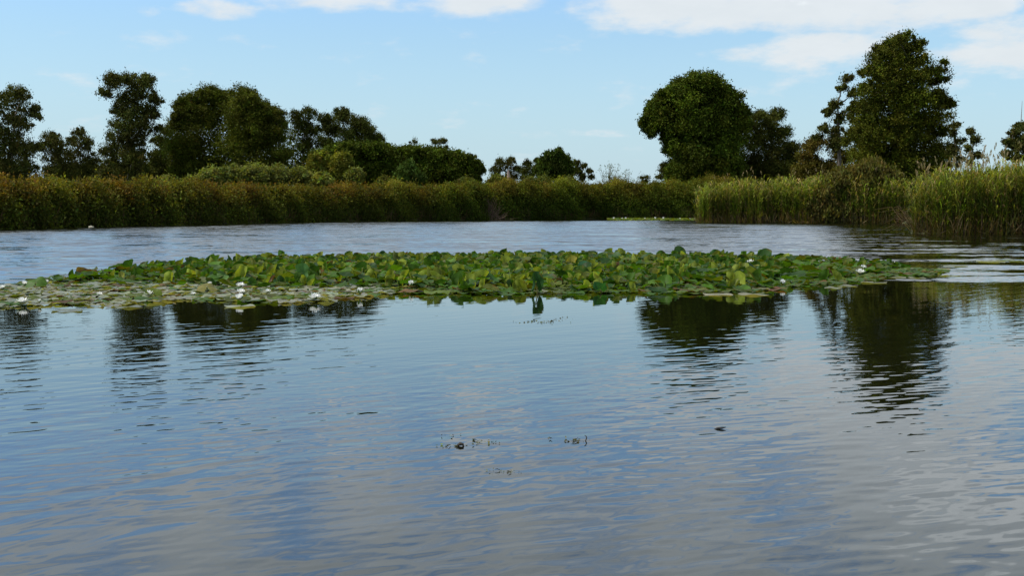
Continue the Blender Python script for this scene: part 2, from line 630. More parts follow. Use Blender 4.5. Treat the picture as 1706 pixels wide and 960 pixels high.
def build_trees():
    pale = (.30, .25, .20)
    tree('eucalyptus_tree', 'tall open eucalyptus cut by the left edge of the photo, with a pale bare trunk', 'tree', 105,
         [(5, 165, 20), (30, 152, 16), (48, 178, 14), (61, 186, 7), (15, 192, 18), (36, 200, 12), (5, 222, 20), (-30, 170, 28), (-35, 215, 28),
          (22, 238, 24), (45, 248, 19), (8, 272, 26), (-22, 260, 28), (40, 278, 18)], EUC, base=17, skirt=(0, 50), sparse=.35, style='droop', group=TREES, bark=pale, trunk_r=.2)
    tree('eucalyptus_tree', 'low rounded dark tree right of the tall edge eucalyptus, sky gap at its foot', 'tree', 118,
         [(82, 226, 14), (72, 242, 11), (96, 240, 16), (88, 262, 18), (104, 262, 18), (95, 288, 18), (112, 285, 16)], EUC, base=92, skirt=(84, 116), sparse=.25, style='droop', group=TREES)
    tree('eucalyptus_tree', 'slim ragged dark tree tufted on top, left of the tall clumped eucalyptus', 'tree', 122,
         [(134, 217, 10), (120, 228, 6), (143, 234, 10), (132, 248, 18), (122, 268, 18), (148, 266, 15), (138, 288, 18), (158, 285, 12)], EUC, base=135, skirt=(120, 162), sparse=.25, style='droop', group=TREES)
    tree('eucalyptus_tree', 'tall narrow eucalyptus with a wide clumped top leaning over the left reed bank', 'tree', 108,
         [(188, 130, 14), (212, 127, 15), (240, 129, 14), (176, 149, 8), (235, 148, 21), (259, 160, 10), (209, 163, 16), (202, 181, 13), (244, 176, 17),
          (224, 190, 20), (258, 186, 8), (206, 206, 18), (238, 206, 19), (197, 230, 19), (223, 235, 24), (184, 250, 16), (210, 262, 24), (232, 262, 16), (188, 275, 14)],
         EUC, base=206, skirt=(172, 238), sparse=.35, style='droop', group=TREES, bark=pale, trunk_r=.2)
    tree('dark_tree', 'small dark understorey tree filling the space between the tall clumped eucalyptus and the broad crown', 'tree', 126,
         [(277, 213, 12), (266, 232, 11), (262, 262, 13), (284, 252, 18), (272, 285, 18), (240, 288, 14)], DARK, base=268, skirt=(236, 292), group=TREES)
    tree('broad_tree', 'broad dense round-headed tree, left half of the biggest dark mass on the left', 'tree', 112,
         [(303, 174, 13), (320, 163, 14), (350, 152, 17), (332, 190, 30), (374, 158, 16), (300, 205, 18), (375, 192, 32), (335, 228, 38), (300, 245, 22), (312, 268, 30), (362, 262, 38)],
         GREEN, base=340, skirt=(296, 380), group=TREES, dens=1.1)
    tree('broad_tree', 'dense bushy tree with a stepped sloping right shoulder, right half of the biggest dark mass', 'tree', 110,
         [(405, 150, 15), (424, 164, 16), (402, 185, 28), (440, 184, 16), (458, 184, 13), (430, 205, 30), (466, 205, 14), (402, 232, 36), (448, 232, 30), (400, 268, 34), (440, 268, 34), (468, 258, 18)],
         GREEN, base=425, skirt=(392, 470), group=TREES, dens=1.1)
    tree('dark_tree', 'dark twin-topped tree behind the stepped shoulder of the broad mass', 'tree', 126,
         [(494, 190, 12), (515, 185, 13), (500, 208, 19), (521, 213, 14), (490, 238, 22), (513, 243, 20), (498, 264, 22)], DARK, base=503, skirt=(486, 524), sparse=.1, group=TREES)
    tree('dark_tree', 'dark open lumpy tree with sky gaps above the left end of the flat pines', 'tree', 130,
         [(543, 194, 11), (569, 186, 14), (552, 212, 14), (596, 199, 16), (611, 210, 14), (628, 226, 10), (582, 224, 18), (612, 234, 17), (543, 236, 15), (560, 252, 20), (600, 255, 22)],
         DARK, base=580, skirt=(536, 636), sparse=.1, group=TREES)
    tree('stone_pine', 'low wide flat-domed pine rising right behind the yellow-green willows', 'tree', 112,
         [(528, 262, 11), (550, 252, 11), (580, 247, 12), (610, 247, 12), (640, 250, 12), (556, 268, 14), (600, 268, 18), (645, 270, 20), (620, 285, 16), (600, 290, 14), (535, 258, 10), (565, 250, 12), (595, 248, 13), (625, 249, 13), (575, 262, 16), (622, 262, 16), (650, 258, 14), (540, 275, 14), (580, 280, 16), (645, 285, 16), (515, 268, 8)], PINE, base=600, skirt=(536, 652), group=TREES, leaf=.3, bark=(.16, .10, .07))
    tree('stone_pine', 'long low flat-topped pine sloping down to the right behind the green cone bush', 'tree', 114,
         [(660, 255, 11), (690, 254, 12), (720, 256, 12), (750, 262, 12), (775, 268, 12), (796, 278, 8), (672, 273, 16), (710, 277, 18), (748, 281, 16), (784, 286, 10), (720, 292, 14), (690, 292, 14), (675, 254, 12), (705, 255, 12), (735, 258, 12), (763, 265, 12), (787, 273, 9), (655, 268, 15), (690, 268, 16), (730, 270, 16), (765, 276, 15), (655, 288, 16), (760, 292, 14), (800, 284, 7), (740, 290, 15)],
         PINE, base=720, skirt=(662, 788), group=TREES, leaf=.3, bark=(.16, .10, .07))
    tree('eucalyptus_tree', 'small distant pointed treetop showing above the flat pines', 'tree', 185, [(689, 231, 6), (684, 242, 5), (697, 245, 5), (690, 262, 10)], EUC, sparse=.3, group=TREES, style='droop')
    tree('eucalyptus_tree', 'small distant tree with a tufted umbrella head showing above the flat pines', 'tree', 180,
         [(727, 231, 7), (739, 231, 6), (743, 241, 3.5), (722, 246, 6), (734, 244, 4), (728, 262, 10)], EUC, base=730, sparse=.3, group=TREES, style='droop')
    tree('eucalyptus_tree', 'tiny distant treetop just above the right end of the flat pines', 'tree', 185, [(784, 257, 4), (790, 259, 4), (786, 272, 7)], EUC, sparse=.3, group=TREES)
    tree('eucalyptus_tree', 'small open eucalyptus by the dead pale trunk, right of the flat pines', 'tree', 150,
         [(836, 271, 9), (851, 268, 8), (846, 282, 12), (826, 284, 9), (859, 279, 5), (828, 297, 10), (852, 296, 10)], EUC, sparse=.25, group=TREES, style='droop')
    tree('dark_tree', 'small rounded dark tree touching the left side of the dark cypress clump', 'tree', 150,
         [(880, 275, 9), (870, 285, 11), (890, 284, 11), (896, 266, 6), (880, 298, 12)], DARK, sparse=.1, group=TREES)
    tree('cypress_tree', 'dense dark cypress with several pointed tips, in the middle of the far bank', 'tree', 126,
         [(915, 256, 6), (931, 252, 6), (939, 262, 7), (923, 260, 8), (908, 268, 9), (928, 270, 12), (944, 272, 8), (902, 284, 11), (924, 285, 16), (947, 284, 10), (910, 297, 14), (938, 297, 14)],
         (.036, .055, .006), base=925, style='cone', group=TREES, leaf=.32, dens=1.2)
    tree('eucalyptus_tree', 'small feathery open tree on the right side of the dark cypress', 'tree', 140,
         [(960, 272, 7), (973, 276, 6), (982, 286, 5), (966, 285, 8), (956, 288, 8), (985, 296, 5), (970, 298, 8)], EUC, base=966, sparse=.35, group=TREES, style='droop')
    tree('eucalyptus_tree', 'tiny round far-off tree alone in the gap left of the domed pine', 'tree', 170, [(1070, 298, 5), (1077, 299, 5), (1073, 304, 5)], EUC, group=TREES, sparse=.2)
    tree('eucalyptus_tree', 'small thin tree at the left foot of the domed pine', 'tree', 130,
         [(1106, 274, 6), (1102, 284, 7), (1114, 286, 7), (1098, 297, 6), (1112, 299, 8)], EUC, sparse=.3, group=TREES, style='droop')
    tree('stone_pine', 'big pine with a smooth domed umbrella head overhanging to the left', 'tree', 128,
         [(1160, 138, 22), (1132, 143, 18), (1190, 145, 20), (1108, 158, 17), (1092, 174, 15), (1080, 190, 12), (1077, 205, 8), (1086, 217, 5), (1104, 188, 14), (1118, 213, 12), (1113, 226, 7), (1120, 248, 11), (1094, 200, 11), (1072, 200, 7), (1088, 208, 8), (1108, 205, 8), (1212, 164, 18), (1228, 184, 15),
          (1140, 168, 27), (1180, 175, 32), (1138, 202, 26), (1165, 205, 32), (1200, 210, 32), (1228, 210, 16), (1146, 238, 26), (1182, 245, 36), (1215, 240, 22), (1150, 274, 30), (1200, 275, 30), (1126, 284, 16)],
         PINE, base=1165, skirt=(1122, 1225), group=TREES, leaf=.34, dens=1.1, bark=(.16, .10, .07))
    tree('dark_tree', 'dark round-shouldered tree joined to the right side of the domed pine', 'tree', 132,
         [(1265, 188, 12), (1290, 187, 12), (1252, 205, 12), (1282, 209, 19), (1306, 215, 12), (1316, 244, 13), (1256, 235, 19), (1290, 240, 25), (1320, 264, 16), (1272, 268, 26), (1308, 275, 24), (1245, 272, 16)],
         DARK, base=1285, skirt=(1235, 1325), sparse=.12, group=TREES)
    tree('eucalyptus_tree', 'thin straggly eucalyptus with separate tufts, left of the tallest tree', 'tree', 104,
         [(1411, 124, 8), (1402, 139, 7), (1419, 150, 8), (1390, 168, 9), (1380, 180, 8), (1399, 193, 12), (1374, 208, 10), (1391, 215, 12), (1362, 222, 8), (1395, 240, 16), (1415, 180, 8)],
         EUC, base=1398, sparse=.4, group=TREES, style='droop')
    tree('brown_tree', 'low brownish tree with a hole of sky through it, under the straggly eucalyptus', 'tree', 108,
         [(1352, 240, 12), (1342, 258, 14), (1362, 232, 10), (1392, 236, 15), (1352, 280, 16), (1400, 262, 18), (1376, 284, 17), (1340, 285, 14)], BROWN, base=1365, skirt=(1335, 1402), sparse=.15, group=TREES)
    tree('poplar_tree', 'tallest tree of the scene, a dense tapering dark green crown on the right', 'tree', 95,
         [(1500, 61, 13), (1482, 71, 12), (1519, 74, 14), (1466, 90, 14), (1499, 95, 22), (1527, 98, 11), (1450, 112, 11), (1480, 124, 25), (1512, 130, 26), (1556, 110, 11), (1562, 128, 9), (1546, 118, 7), (1440, 143, 13),
          (1470, 160, 28), (1513, 165, 30), (1551, 158, 15), (1570, 164, 9), (1584, 168, 5), (1432, 172, 12), (1450, 195, 26), (1500, 200, 34), (1545, 195, 22), (1428, 215, 13), (1442, 230, 26), (1480, 240, 34), (1530, 235, 34),
          (1564, 215, 12), (1440, 262, 26), (1500, 275, 33), (1550, 265, 28), (1575, 250, 16)],
         (.058, .066, .006), base=1498, skirt=(1440, 1560), group=TREES, dens=1.15)
    tree('slender_tree', 'slim grey-green young tree close against the right side of the tallest tree', 'tree', 90,
         [(1592, 203, 6), (1589, 218, 8), (1600, 230, 8), (1590, 250, 11), (1597, 270, 12)], EUC, base=1592, sparse=.25, group=TREES)
    tree('slender_tree', 'slim grey-green young tree set apart on the right beside the tallest tree', 'tree', 88,
         [(1618, 212, 5), (1622, 228, 8), (1615, 246, 9), (1628, 258, 7), (1618, 270, 10)], EUC, base=1619, sparse=.25, group=TREES)

    def spike(ta, D, bx, gz):
        a, b = at(1699, 240, D), at(1703, 168, D)
        P = np.array([a + (b - a) * t for t in np.linspace(0, 1, 5)]) - np.array([bx, D, gz])
        V, Q = tube(P, [.05, .04, .03, .02, .01], 5)
        ta.add(V, Q, (.14, .11, .08))
    tree('eucalyptus_tree', 'sparse tree at the right edge with a bare leader sticking up', 'tree', 80,
         [(1702, 206, 8), (1690, 214, 6), (1679, 231, 5), (1700, 230, 11), (1688, 243, 10), (1676, 253, 6), (1712, 248, 18), (1725, 215, 14), (1690, 262, 12)], EUC, base=1702, sparse=.35, group=TREES, style='droop', trunk_bits=spike)

    # shrubs between the trees and the reeds
    W = 'pale willow shrubs behind the left reeds'
    for (px, py, r, D, lab) in [
        (532, 270, 17, 106, 'tallest yellow-green willow shrub, left of its pair in front of the flat pines'),
        (570, 270, 16, 105, 'rounded yellow-green willow shrub, right of its pair in front of the flat pines'),
        (278, 302, 15, 86, 'small pale green shrub just under the dark understorey tree'),
        (318, 304, 15, 86, 'low olive shrub below the left edge of the broad dark mass'),
        (352, 297, 19, 86, 'pale green rounded shrub below the left half of the broad dark mass'),
        (388, 292, 21, 87, 'bright green rounded shrub just left of the notch of the broad dark mass'),
        (425, 290, 21, 88, 'tall pale green shrub below the right half of the broad dark mass'),
        (462, 294, 19, 89, 'pale green shrub below the stepped right shoulder of the broad mass'),
        (497, 296, 18, 90, 'pale green shrub at the foot of the dark twin-topped tree'),
        (536, 300, 18, 92, 'low yellowish shrub in front of the yellow-green willow pair'),
        (640, 306, 15, 98, 'olive shrub left of the green cone bush'),
        (592, 288, 13, 103, 'olive shrub right of the yellow-green willow pair'),
        (776, 306, 15, 107, 'green shrub under the right tip of the flat pines'),
        (826, 302, 14, 117, 'green shrub in front of the dead pale trunk'),
        (884, 305, 13, 120, 'green shrub below the left side of the dark cypress'),
        (905, 303, 12, 120, 'small green shrub directly below the dark cypress'),
        (948, 303, 13, 120, 'green shrub below the right side of the dark cypress'),
    ]:
        yel = px in (532, 570)
        c = LIME if yel else ((.10, .115, .022) if px > 592 else (.13, .15, .035))
        py -= 5 if 340 < px < 510 else 0
        lob = [(px, py, r * .62), (px - r * .6, py + r * .35, r * .55), (px + r * .6, py + r * .3, r * .55), (px, py + r * .9, r * .8)]
        if yel: lob += [(px - 8, py - 8, 8), (px + 5, py - 10, 9)]
        tree('willow_shrub', lab, 'shrub', D, lob, c, leaf=.26, dens=1.3, group=W, trunk_r=.05, mat=MAT_SHRUB, style='round')
    tree('conifer_bush', 'dense mid green cone-shaped bush in front of the flat pines', 'bush', 106,
         [(682, 270, 5), (681, 278, 9), (674, 286, 9), (690, 287, 9), (682, 290, 13), (670, 299, 11), (695, 299, 11), (682, 302, 15)], (.045, .075, .012), leaf=.26, style='cone', dens=1.3, trunk_r=.08)
    tree('tamarisk_bush', 'big olive-brown rounded bush rising between the two right-hand reed beds', 'bush', 77.6,
         [(1450, 285, 16), (1425, 292, 16), (1478, 298, 14), (1400, 300, 15), (1440, 310, 24), (1480, 320, 22), (1410, 322, 22), (1385, 312, 14), (1370, 330, 18), (1450, 340, 26), (1490, 345, 18), (1400, 350, 22), (1372, 352, 16), (1430, 358, 20), (1470, 360, 18), (1500, 360, 14), (1380, 364, 14), (1352, 345, 12), (1505, 335, 12)],
         (.085, .080, .018), leaf=.3, dens=1.3, trunk_r=.08, mat=MAT_SHRUB, style='cone', depthf=.4, ground_z=.2)
    # bare dead things
    root = empty('dead_tree', at(846, 312, 118) * np.array([1, 1, 0]) + np.array([0, 0, .4]))
    tag(root, 'pale broken dead trunk standing upright right of the flat pines', 'dead tree')
    a = Acc()
    V, Q = tube([(0, 0, -.3), (.05, 0, 1.5), (0, .05, 3), (.1, 0, 4.2), (.05, 0, 4.9)], [.3, .26, .24, .2, .06], 8)
    a.add(V, Q, (.30, .22, .18))
    link('trunk', a.mesh('snag_bark', MAT_BARK, True), root)
    a = Acc()
    V, Q = tube([(0, 0, 3), (.4, 0, 3.5), (.5, .1, 4.1)], [.08, .05, .02], 5)
    a.add(V, Q, (.30, .22, .18))
    link('branch', a.mesh('snag_bark_piece', MAT_BARK, True), root)
    # bare twiggy shrub on the skyline
    for (px, D, h, lab) in [(1014, 122, 5.6, 'grey bare-twigged shrub poking above the reeds, right of the dark cypress'), (1042, 123, 4.8, 'wispy pale green shrub poking above the reeds, nearer to the domed pine')]:
        p = at(px, 330, D)
        root = empty('twiggy_shrub', (p[0], D, .3))
        tag(root, lab, 'shrub')
        a = Acc()
        tips = []
        for i in range(26):
            ex, ey = rng.normal(0, .75), rng.normal(0, .4)
            ez = h * rng.uniform(.75, 1.05)
            P = np.array([(0, 0, 0), (ex * .3, ey * .3, ez * .5), (ex * .7, ey * .7, ez * .8), (ex, ey, ez)]) + rng.normal(0, .04, (4, 3))
            V, Q = tube(P, [.04, .03, .02, .01], 4)
            a.add(V, Q, (.12, .10, .07))
            tips.append(P[2:])
        link('branch', a.mesh('twigs', MAT_BARK), root)
        tips = np.concatenate(tips)
        c = np.repeat(tips, 9, 0) + rng.normal(0, .16, (len(tips) * 9, 3))
        V, Q = leaf_quads(c, rand_dirs(len(c)), .17, .08)
        a = Acc()
        a.add(V, Q, jit((.10, .12, .05), len(c)))
        link('foliage', a.mesh('wisps', MAT_SHRUB), root)


# ------------------------------------------------------------------ reeds and thicket on the bank
def wob(x, seed, scales=((37, 1), (15, .6), (6.3, .4))):
    r = np.random.default_rng(seed)
    out = np.zeros_like(np.asarray(x, float))
    for s, a in scales: out += a * np.sin(np.asarray(x) / s * 2 * np.pi + r.uniform(0, 6.28))
    return out / 2


def thicket(name, label, cat, shore, px0, px1, top, c_low, c_top, rust, seed, n_clumps=2600, leaf=.205, depth=5.0, stems=1600):
    """leafy bank vegetation along a waterline: px0..px1 columns, top = [(px, py)] skyline"""
    g = np.random.default_rng(seed)
    px = g.uniform(px0, px1, n_clumps)
    Dw = shore_D(shore, px)
    q = g.random(n_clumps)
    on_top = g.random(n_clumps) < .36
    dep = np.where(on_top, g.uniform(.6, depth, n_clumps), 0)
    D_mid = Dw + 1.8
    drop = .30 + .16 * wob(px, seed + 31, ((47, 1), (19, .9), (8, .7)))
    H = CAMH + (350 - (interp(top, px) + 7.0 * wob(px, seed, ((83, 1), (31, .8), (13, .6), (6, .4))))) / F * D_mid - drop
    hh = np.where(on_top, H * (.93 + .07 * g.random(n_clumps)) - np.maximum(0, dep - 3) * .12, H * q ** .85)
    # the face bulges: recessed at the foot, leaning back at the top, lumpy along the bank
    u = hh / np.maximum(H, .5)
    face = .35 + .9 * np.clip(u, 0, 1) ** 2 + .85 * wob(px + hh * 14, seed + 3, ((55, 1), (21, .8), (9, .5))) + .35 * np.maximum(0, .25 - u)
    dep = np.where(on_top, dep + .6, np.maximum(face, .05))
    D = Dw + dep
    x = (px - 853) / F * D
    c = np.column_stack([x, D, np.maximum(hh, .05)])
    # colours of the shoots: fresh green low down, rusty flowering tips above
    tipness = np.clip((u - .45) / .5, 0, 1)
    rr = np.clip(.40 + .55 * wob(px, seed + 9, ((190, 1.5), (71, 1.4), (29, 1.1))) + g.normal(0, .3, n_clumps), 0, 1)[:, None]
    cc = np.asarray(c_low) * (1 - tipness[:, None]) + (np.asarray(c_top) * (1 - rr) + np.asarray(rust) * rr) * tipness[:, None]
    cc = cc * np.exp(g.normal(0, .24, (n_clumps, 1)) + (.38 * wob(px + hh * 9, seed + 15, ((97, 1), (43, 1), (18, .7))))[:, None])
    per = 38
    ctr = np.repeat(c, per, 0)
    sig = np.array([.30, .26, .24])
    pos = ctr + g.normal(0, 1, ctr.shape) * sig
    pos[:, 2] = np.maximum(pos[:, 2], .03)
    d = unit(rand_dirs(len(pos)) * .85 + np.array([0, -.1, .65]))
    sz = leaf * g.uniform(.5, 1.2, len(pos))
    a = Acc()
    V, Q = leaf_quads(pos, d, sz, sz * g.uniform(.28, .5, len(pos)))
    t = np.repeat(cc, per, 0) * np.exp(g.normal(0, .24, (len(pos), 1))) * (1 + g.normal(0, .1, (len(pos), 3)))
    a.add(V, Q, np.clip(t, .004, .6))
    # darker opaque backing quads inside, so nothing shines through
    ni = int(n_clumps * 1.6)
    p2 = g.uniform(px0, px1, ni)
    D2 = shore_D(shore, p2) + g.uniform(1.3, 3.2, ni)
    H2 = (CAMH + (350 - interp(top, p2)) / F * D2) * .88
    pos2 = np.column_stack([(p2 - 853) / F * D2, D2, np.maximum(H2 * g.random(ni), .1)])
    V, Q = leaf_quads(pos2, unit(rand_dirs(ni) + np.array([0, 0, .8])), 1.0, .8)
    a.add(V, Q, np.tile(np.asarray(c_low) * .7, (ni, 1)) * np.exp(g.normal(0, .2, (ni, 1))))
    # stems at the waterline and shoots along the top
    p3 = g.uniform(px0, px1, stems)
    D3 = shore_D(shore, p3) + g.uniform(.05, .7, stems)
    b = np.column_stack([(p3 - 853) / F * D3, D3, np.full(stems, -.05)])
    hgt = g.uniform(.4, 1.6, stems)
    e = b + np.column_stack([g.normal(0, .25, stems), g.normal(0, .15, stems), hgt])
    V, Q = leaf_quads((b + e) / 2, unit(e - b), np.linalg.norm(e - b, axis=1), .035)
    pal = np.array([(.14, .10, .05), (.06, .06, .02), (.05, .075, .02), (.16, .09, .06)])
    a.add(V, Q, pal[g.integers(0, 4, stems)])
    p4 = g.uniform(px0, px1, stems)
    D4 = shore_D(shore, p4) + g.uniform(.9, depth, stems)
    H4 = CAMH + (350 - (interp(top, p4) + 7.0 * wob(p4, seed, ((83, 1), (31, .8), (13, .6), (6, .4))))) / F * (shore_D(shore, p4) + 1.8) - .42
    L4 = g.uniform(.3, .75, stems)
    b = np.column_stack([(p4 - 853) / F * D4, D4, H4 + L4 * .15])
    V, Q = leaf_quads(b, unit(np.column_stack([g.normal(0, .3, stems), g.normal(0, .3, stems), np.ones(stems)])), L4, .07)
    r4 = g.random((stems, 1)) * .6
    a.add(V, Q, np.clip((np.asarray(c_top) * (1 - r4) + np.asarray(rust) * r4) * np.exp(g.normal(0, .25, (stems, 1))), .004, .6))
    o = link(name, a.mesh(name, MAT_SHRUB))
    tag(o, label, cat, kind='stuff')
    return o


def reed_bed(name, label, shore, px0, px1, top, seed, n=3000, plumes=300, depth=4.0, width=.03, greens=((.084, .132, .011), (.136, .145, .020), (.072, .106, .011)), dry=(.17, .125, .055), dryness=.2, front=(.0, .6)):
    g = np.random.default_rng(seed)
    px = g.uniform(px0, px1, n)
    Dw = shore_D(shore, px)
    D = Dw + depth * g.random(n) ** 1.5
    b = np.column_stack([(px - 853) / F * D, D, np.full(n, -.03)])
    H = CAMH + (350 - (interp(top, px) + 7 * wob(px, seed, ((60, 1), (26, .8), (11, .6))))) / F * (Dw + 1.5)
    h = H * g.uniform(.62, 1.04, n)
    lean = np.column_stack([g.normal(0, .10, n), g.normal(-.02, .10, n)])
    a = Acc()
    pal = np.array(greens)
    colr = pal[g.integers(0, len(pal), n)] * np.exp(g.normal(0, .2, (n, 1)))
    isdry = g.random(n) < dryness
    colr[isdry] = np.asarray(dry) * np.exp(g.normal(0, .25, (isdry.sum(), 1)))
    patch = np.clip(.5 + wob(px + D * 17, seed + 5, ((70, 1), (33, .8), (14, .6))), 0, 1)[:, None]
    colr = colr * (.75 + .5 * patch)

    def stem_at(t):
        k = t ** 1.6
        return b + np.column_stack([lean[:, 0] * h * k, lean[:, 1] * h * k, h * t])

    # stem: three narrow strips
    for t0, t1 in ((0, .4), (.4, .75), (.75, 1.0)):
        A_, B_ = stem_at(np.full(n, t0)), stem_at(np.full(n, t1))
        w = width * (.55 - .35 * t0)
        th = g.uniform(0, np.pi, n)
        s = np.column_stack([np.cos(th), np.sin(th) * .6, np.zeros(n)]) * w * .5
        V = np.stack([A_ - s, A_ + s, B_ + s * .8, B_ - s * .8], 1).reshape(-1, 3)
        low = np.array([1.15, .85, .75]) if t0 == 0 else np.ones(3)
        a.add(V, np.arange(4 * n).reshape(n, 4), colr * low)
    # arching blades, two pieces each
    per = 7
    for k in range(per):
        t = g.uniform(.16, .97, n)
        p0 = stem_at(t)
        th = g.uniform(0, 2 * np.pi, n)
        out = np.column_stack([np.cos(th), np.sin(th), np.zeros(n)])
        L = g.uniform(.35, .75, n)[:, None]
        p1 = p0 + (out * .38 + np.array([0, 0, .62])) * L * .5
        p2 = p1 + (out * .85 + np.array([0, 0, .1]) * g.uniform(-4, 4, (n, 1))) * L * .5
        s = np.cross(out, np.array([0, 0, 1.0])) * width * g.uniform(.5, .9, (n, 1)) * .8
        V = np.stack([p0 - s * .4, p0 + s * .4, p1 + s, p1 - s, p2], 1).reshape(-1, 3)
        i = np.arange(n)[:, None] * 5
        Q = np.concatenate([i + np.array([[0, 1, 2, 3]]), i + np.array([[3, 2, 4, 4]])])
        # the tip triangle is written as a slim quad
        V5 = V.reshape(n, 5, 3)
        tip2 = V5[:, 4] + s * .06
        V6 = np.concatenate([V5, tip2[:, None]], 1).reshape(-1, 3)
        i = np.arange(n)[:, None] * 6
        Q = np.concatenate([i + np.array([[0, 1, 2, 3]]), i + np.array([[3, 2, 5, 4]])])
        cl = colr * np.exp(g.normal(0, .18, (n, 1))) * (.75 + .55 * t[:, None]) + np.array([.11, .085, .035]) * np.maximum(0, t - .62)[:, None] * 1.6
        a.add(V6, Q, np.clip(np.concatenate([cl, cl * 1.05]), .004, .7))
    # dry litter standing at the foot
    m = n // 2
    p3 = g.uniform(px0, px1, m)
    D3 = shore_D(shore, p3) + g.uniform(0, .8, m)
    bb = np.column_stack([(p3 - 853) / F * D3, D3, np.full(m, -.04)])
    e = bb + np.column_stack([g.normal(0, .3, m), g.normal(-.1, .2, m), g.uniform(.2, 1.1, m)])
    V, Q = leaf_quads((bb + e) / 2, unit(e - bb), np.linalg.norm(e - bb, axis=1), width)
    lit = np.array([(.13, .085, .05), (.20, .15, .08), (.07, .05, .03), (.06, .07, .02)])
    a.add(V, Q, lit[g.integers(0, 4, m)])
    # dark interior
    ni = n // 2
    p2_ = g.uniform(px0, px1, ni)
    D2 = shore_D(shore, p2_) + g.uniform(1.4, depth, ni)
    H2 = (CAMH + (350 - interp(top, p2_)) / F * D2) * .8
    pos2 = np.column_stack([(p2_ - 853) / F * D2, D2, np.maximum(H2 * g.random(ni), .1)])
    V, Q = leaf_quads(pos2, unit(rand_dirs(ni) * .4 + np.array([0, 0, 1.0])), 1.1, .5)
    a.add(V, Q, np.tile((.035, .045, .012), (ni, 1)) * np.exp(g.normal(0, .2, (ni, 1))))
    # feathery seed heads
    m = plumes
    p5 = g.uniform(px0, px1, m)
    D5 = shore_D(shore, p5) + g.uniform(.4, depth, m)
    H5 = CAMH + (350 - interp(top, p5)) / F * (shore_D(shore, p5) + 1.5)
    hb = H5 * g.uniform(.97, 1.2, m)
    base = np.column_stack([(p5 - 853) / F * D5, D5, hb * .6])
    tipp = base + np.column_stack([g.normal(0, .12, m), g.normal(0, .08, m), hb * .42])
    V, Q = leaf_quads((base + tipp) / 2, unit(tipp - base), np.linalg.norm(tipp - base, axis=1), width * .5)
    a.add(V, Q, np.tile((.22, .18, .09), (m, 1)))
    per = 12
    hd = np.repeat(tipp, per, 0)
    dr = np.repeat(np.sign(g.normal(0, 1, m)) * .25, per)
    k = g.random(m * per)
    c = hd + np.column_stack([dr * k ** 2 * .3 + g.normal(0, .02, m * per), g.normal(0, .02, m * per), -.05 + .32 * k * .8])
    V, Q = leaf_quads(c, unit(np.column_stack([dr + g.normal(0, .35, m * per), g.normal(0, .3, m * per), np.ones(m * per)])), .16, .03)
    a.add(V, Q, jit((.24, .195, .12), m * per, .2, .06))
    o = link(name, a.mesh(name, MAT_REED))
    tag(o, label, 'reeds', kind='stuff')
    return o


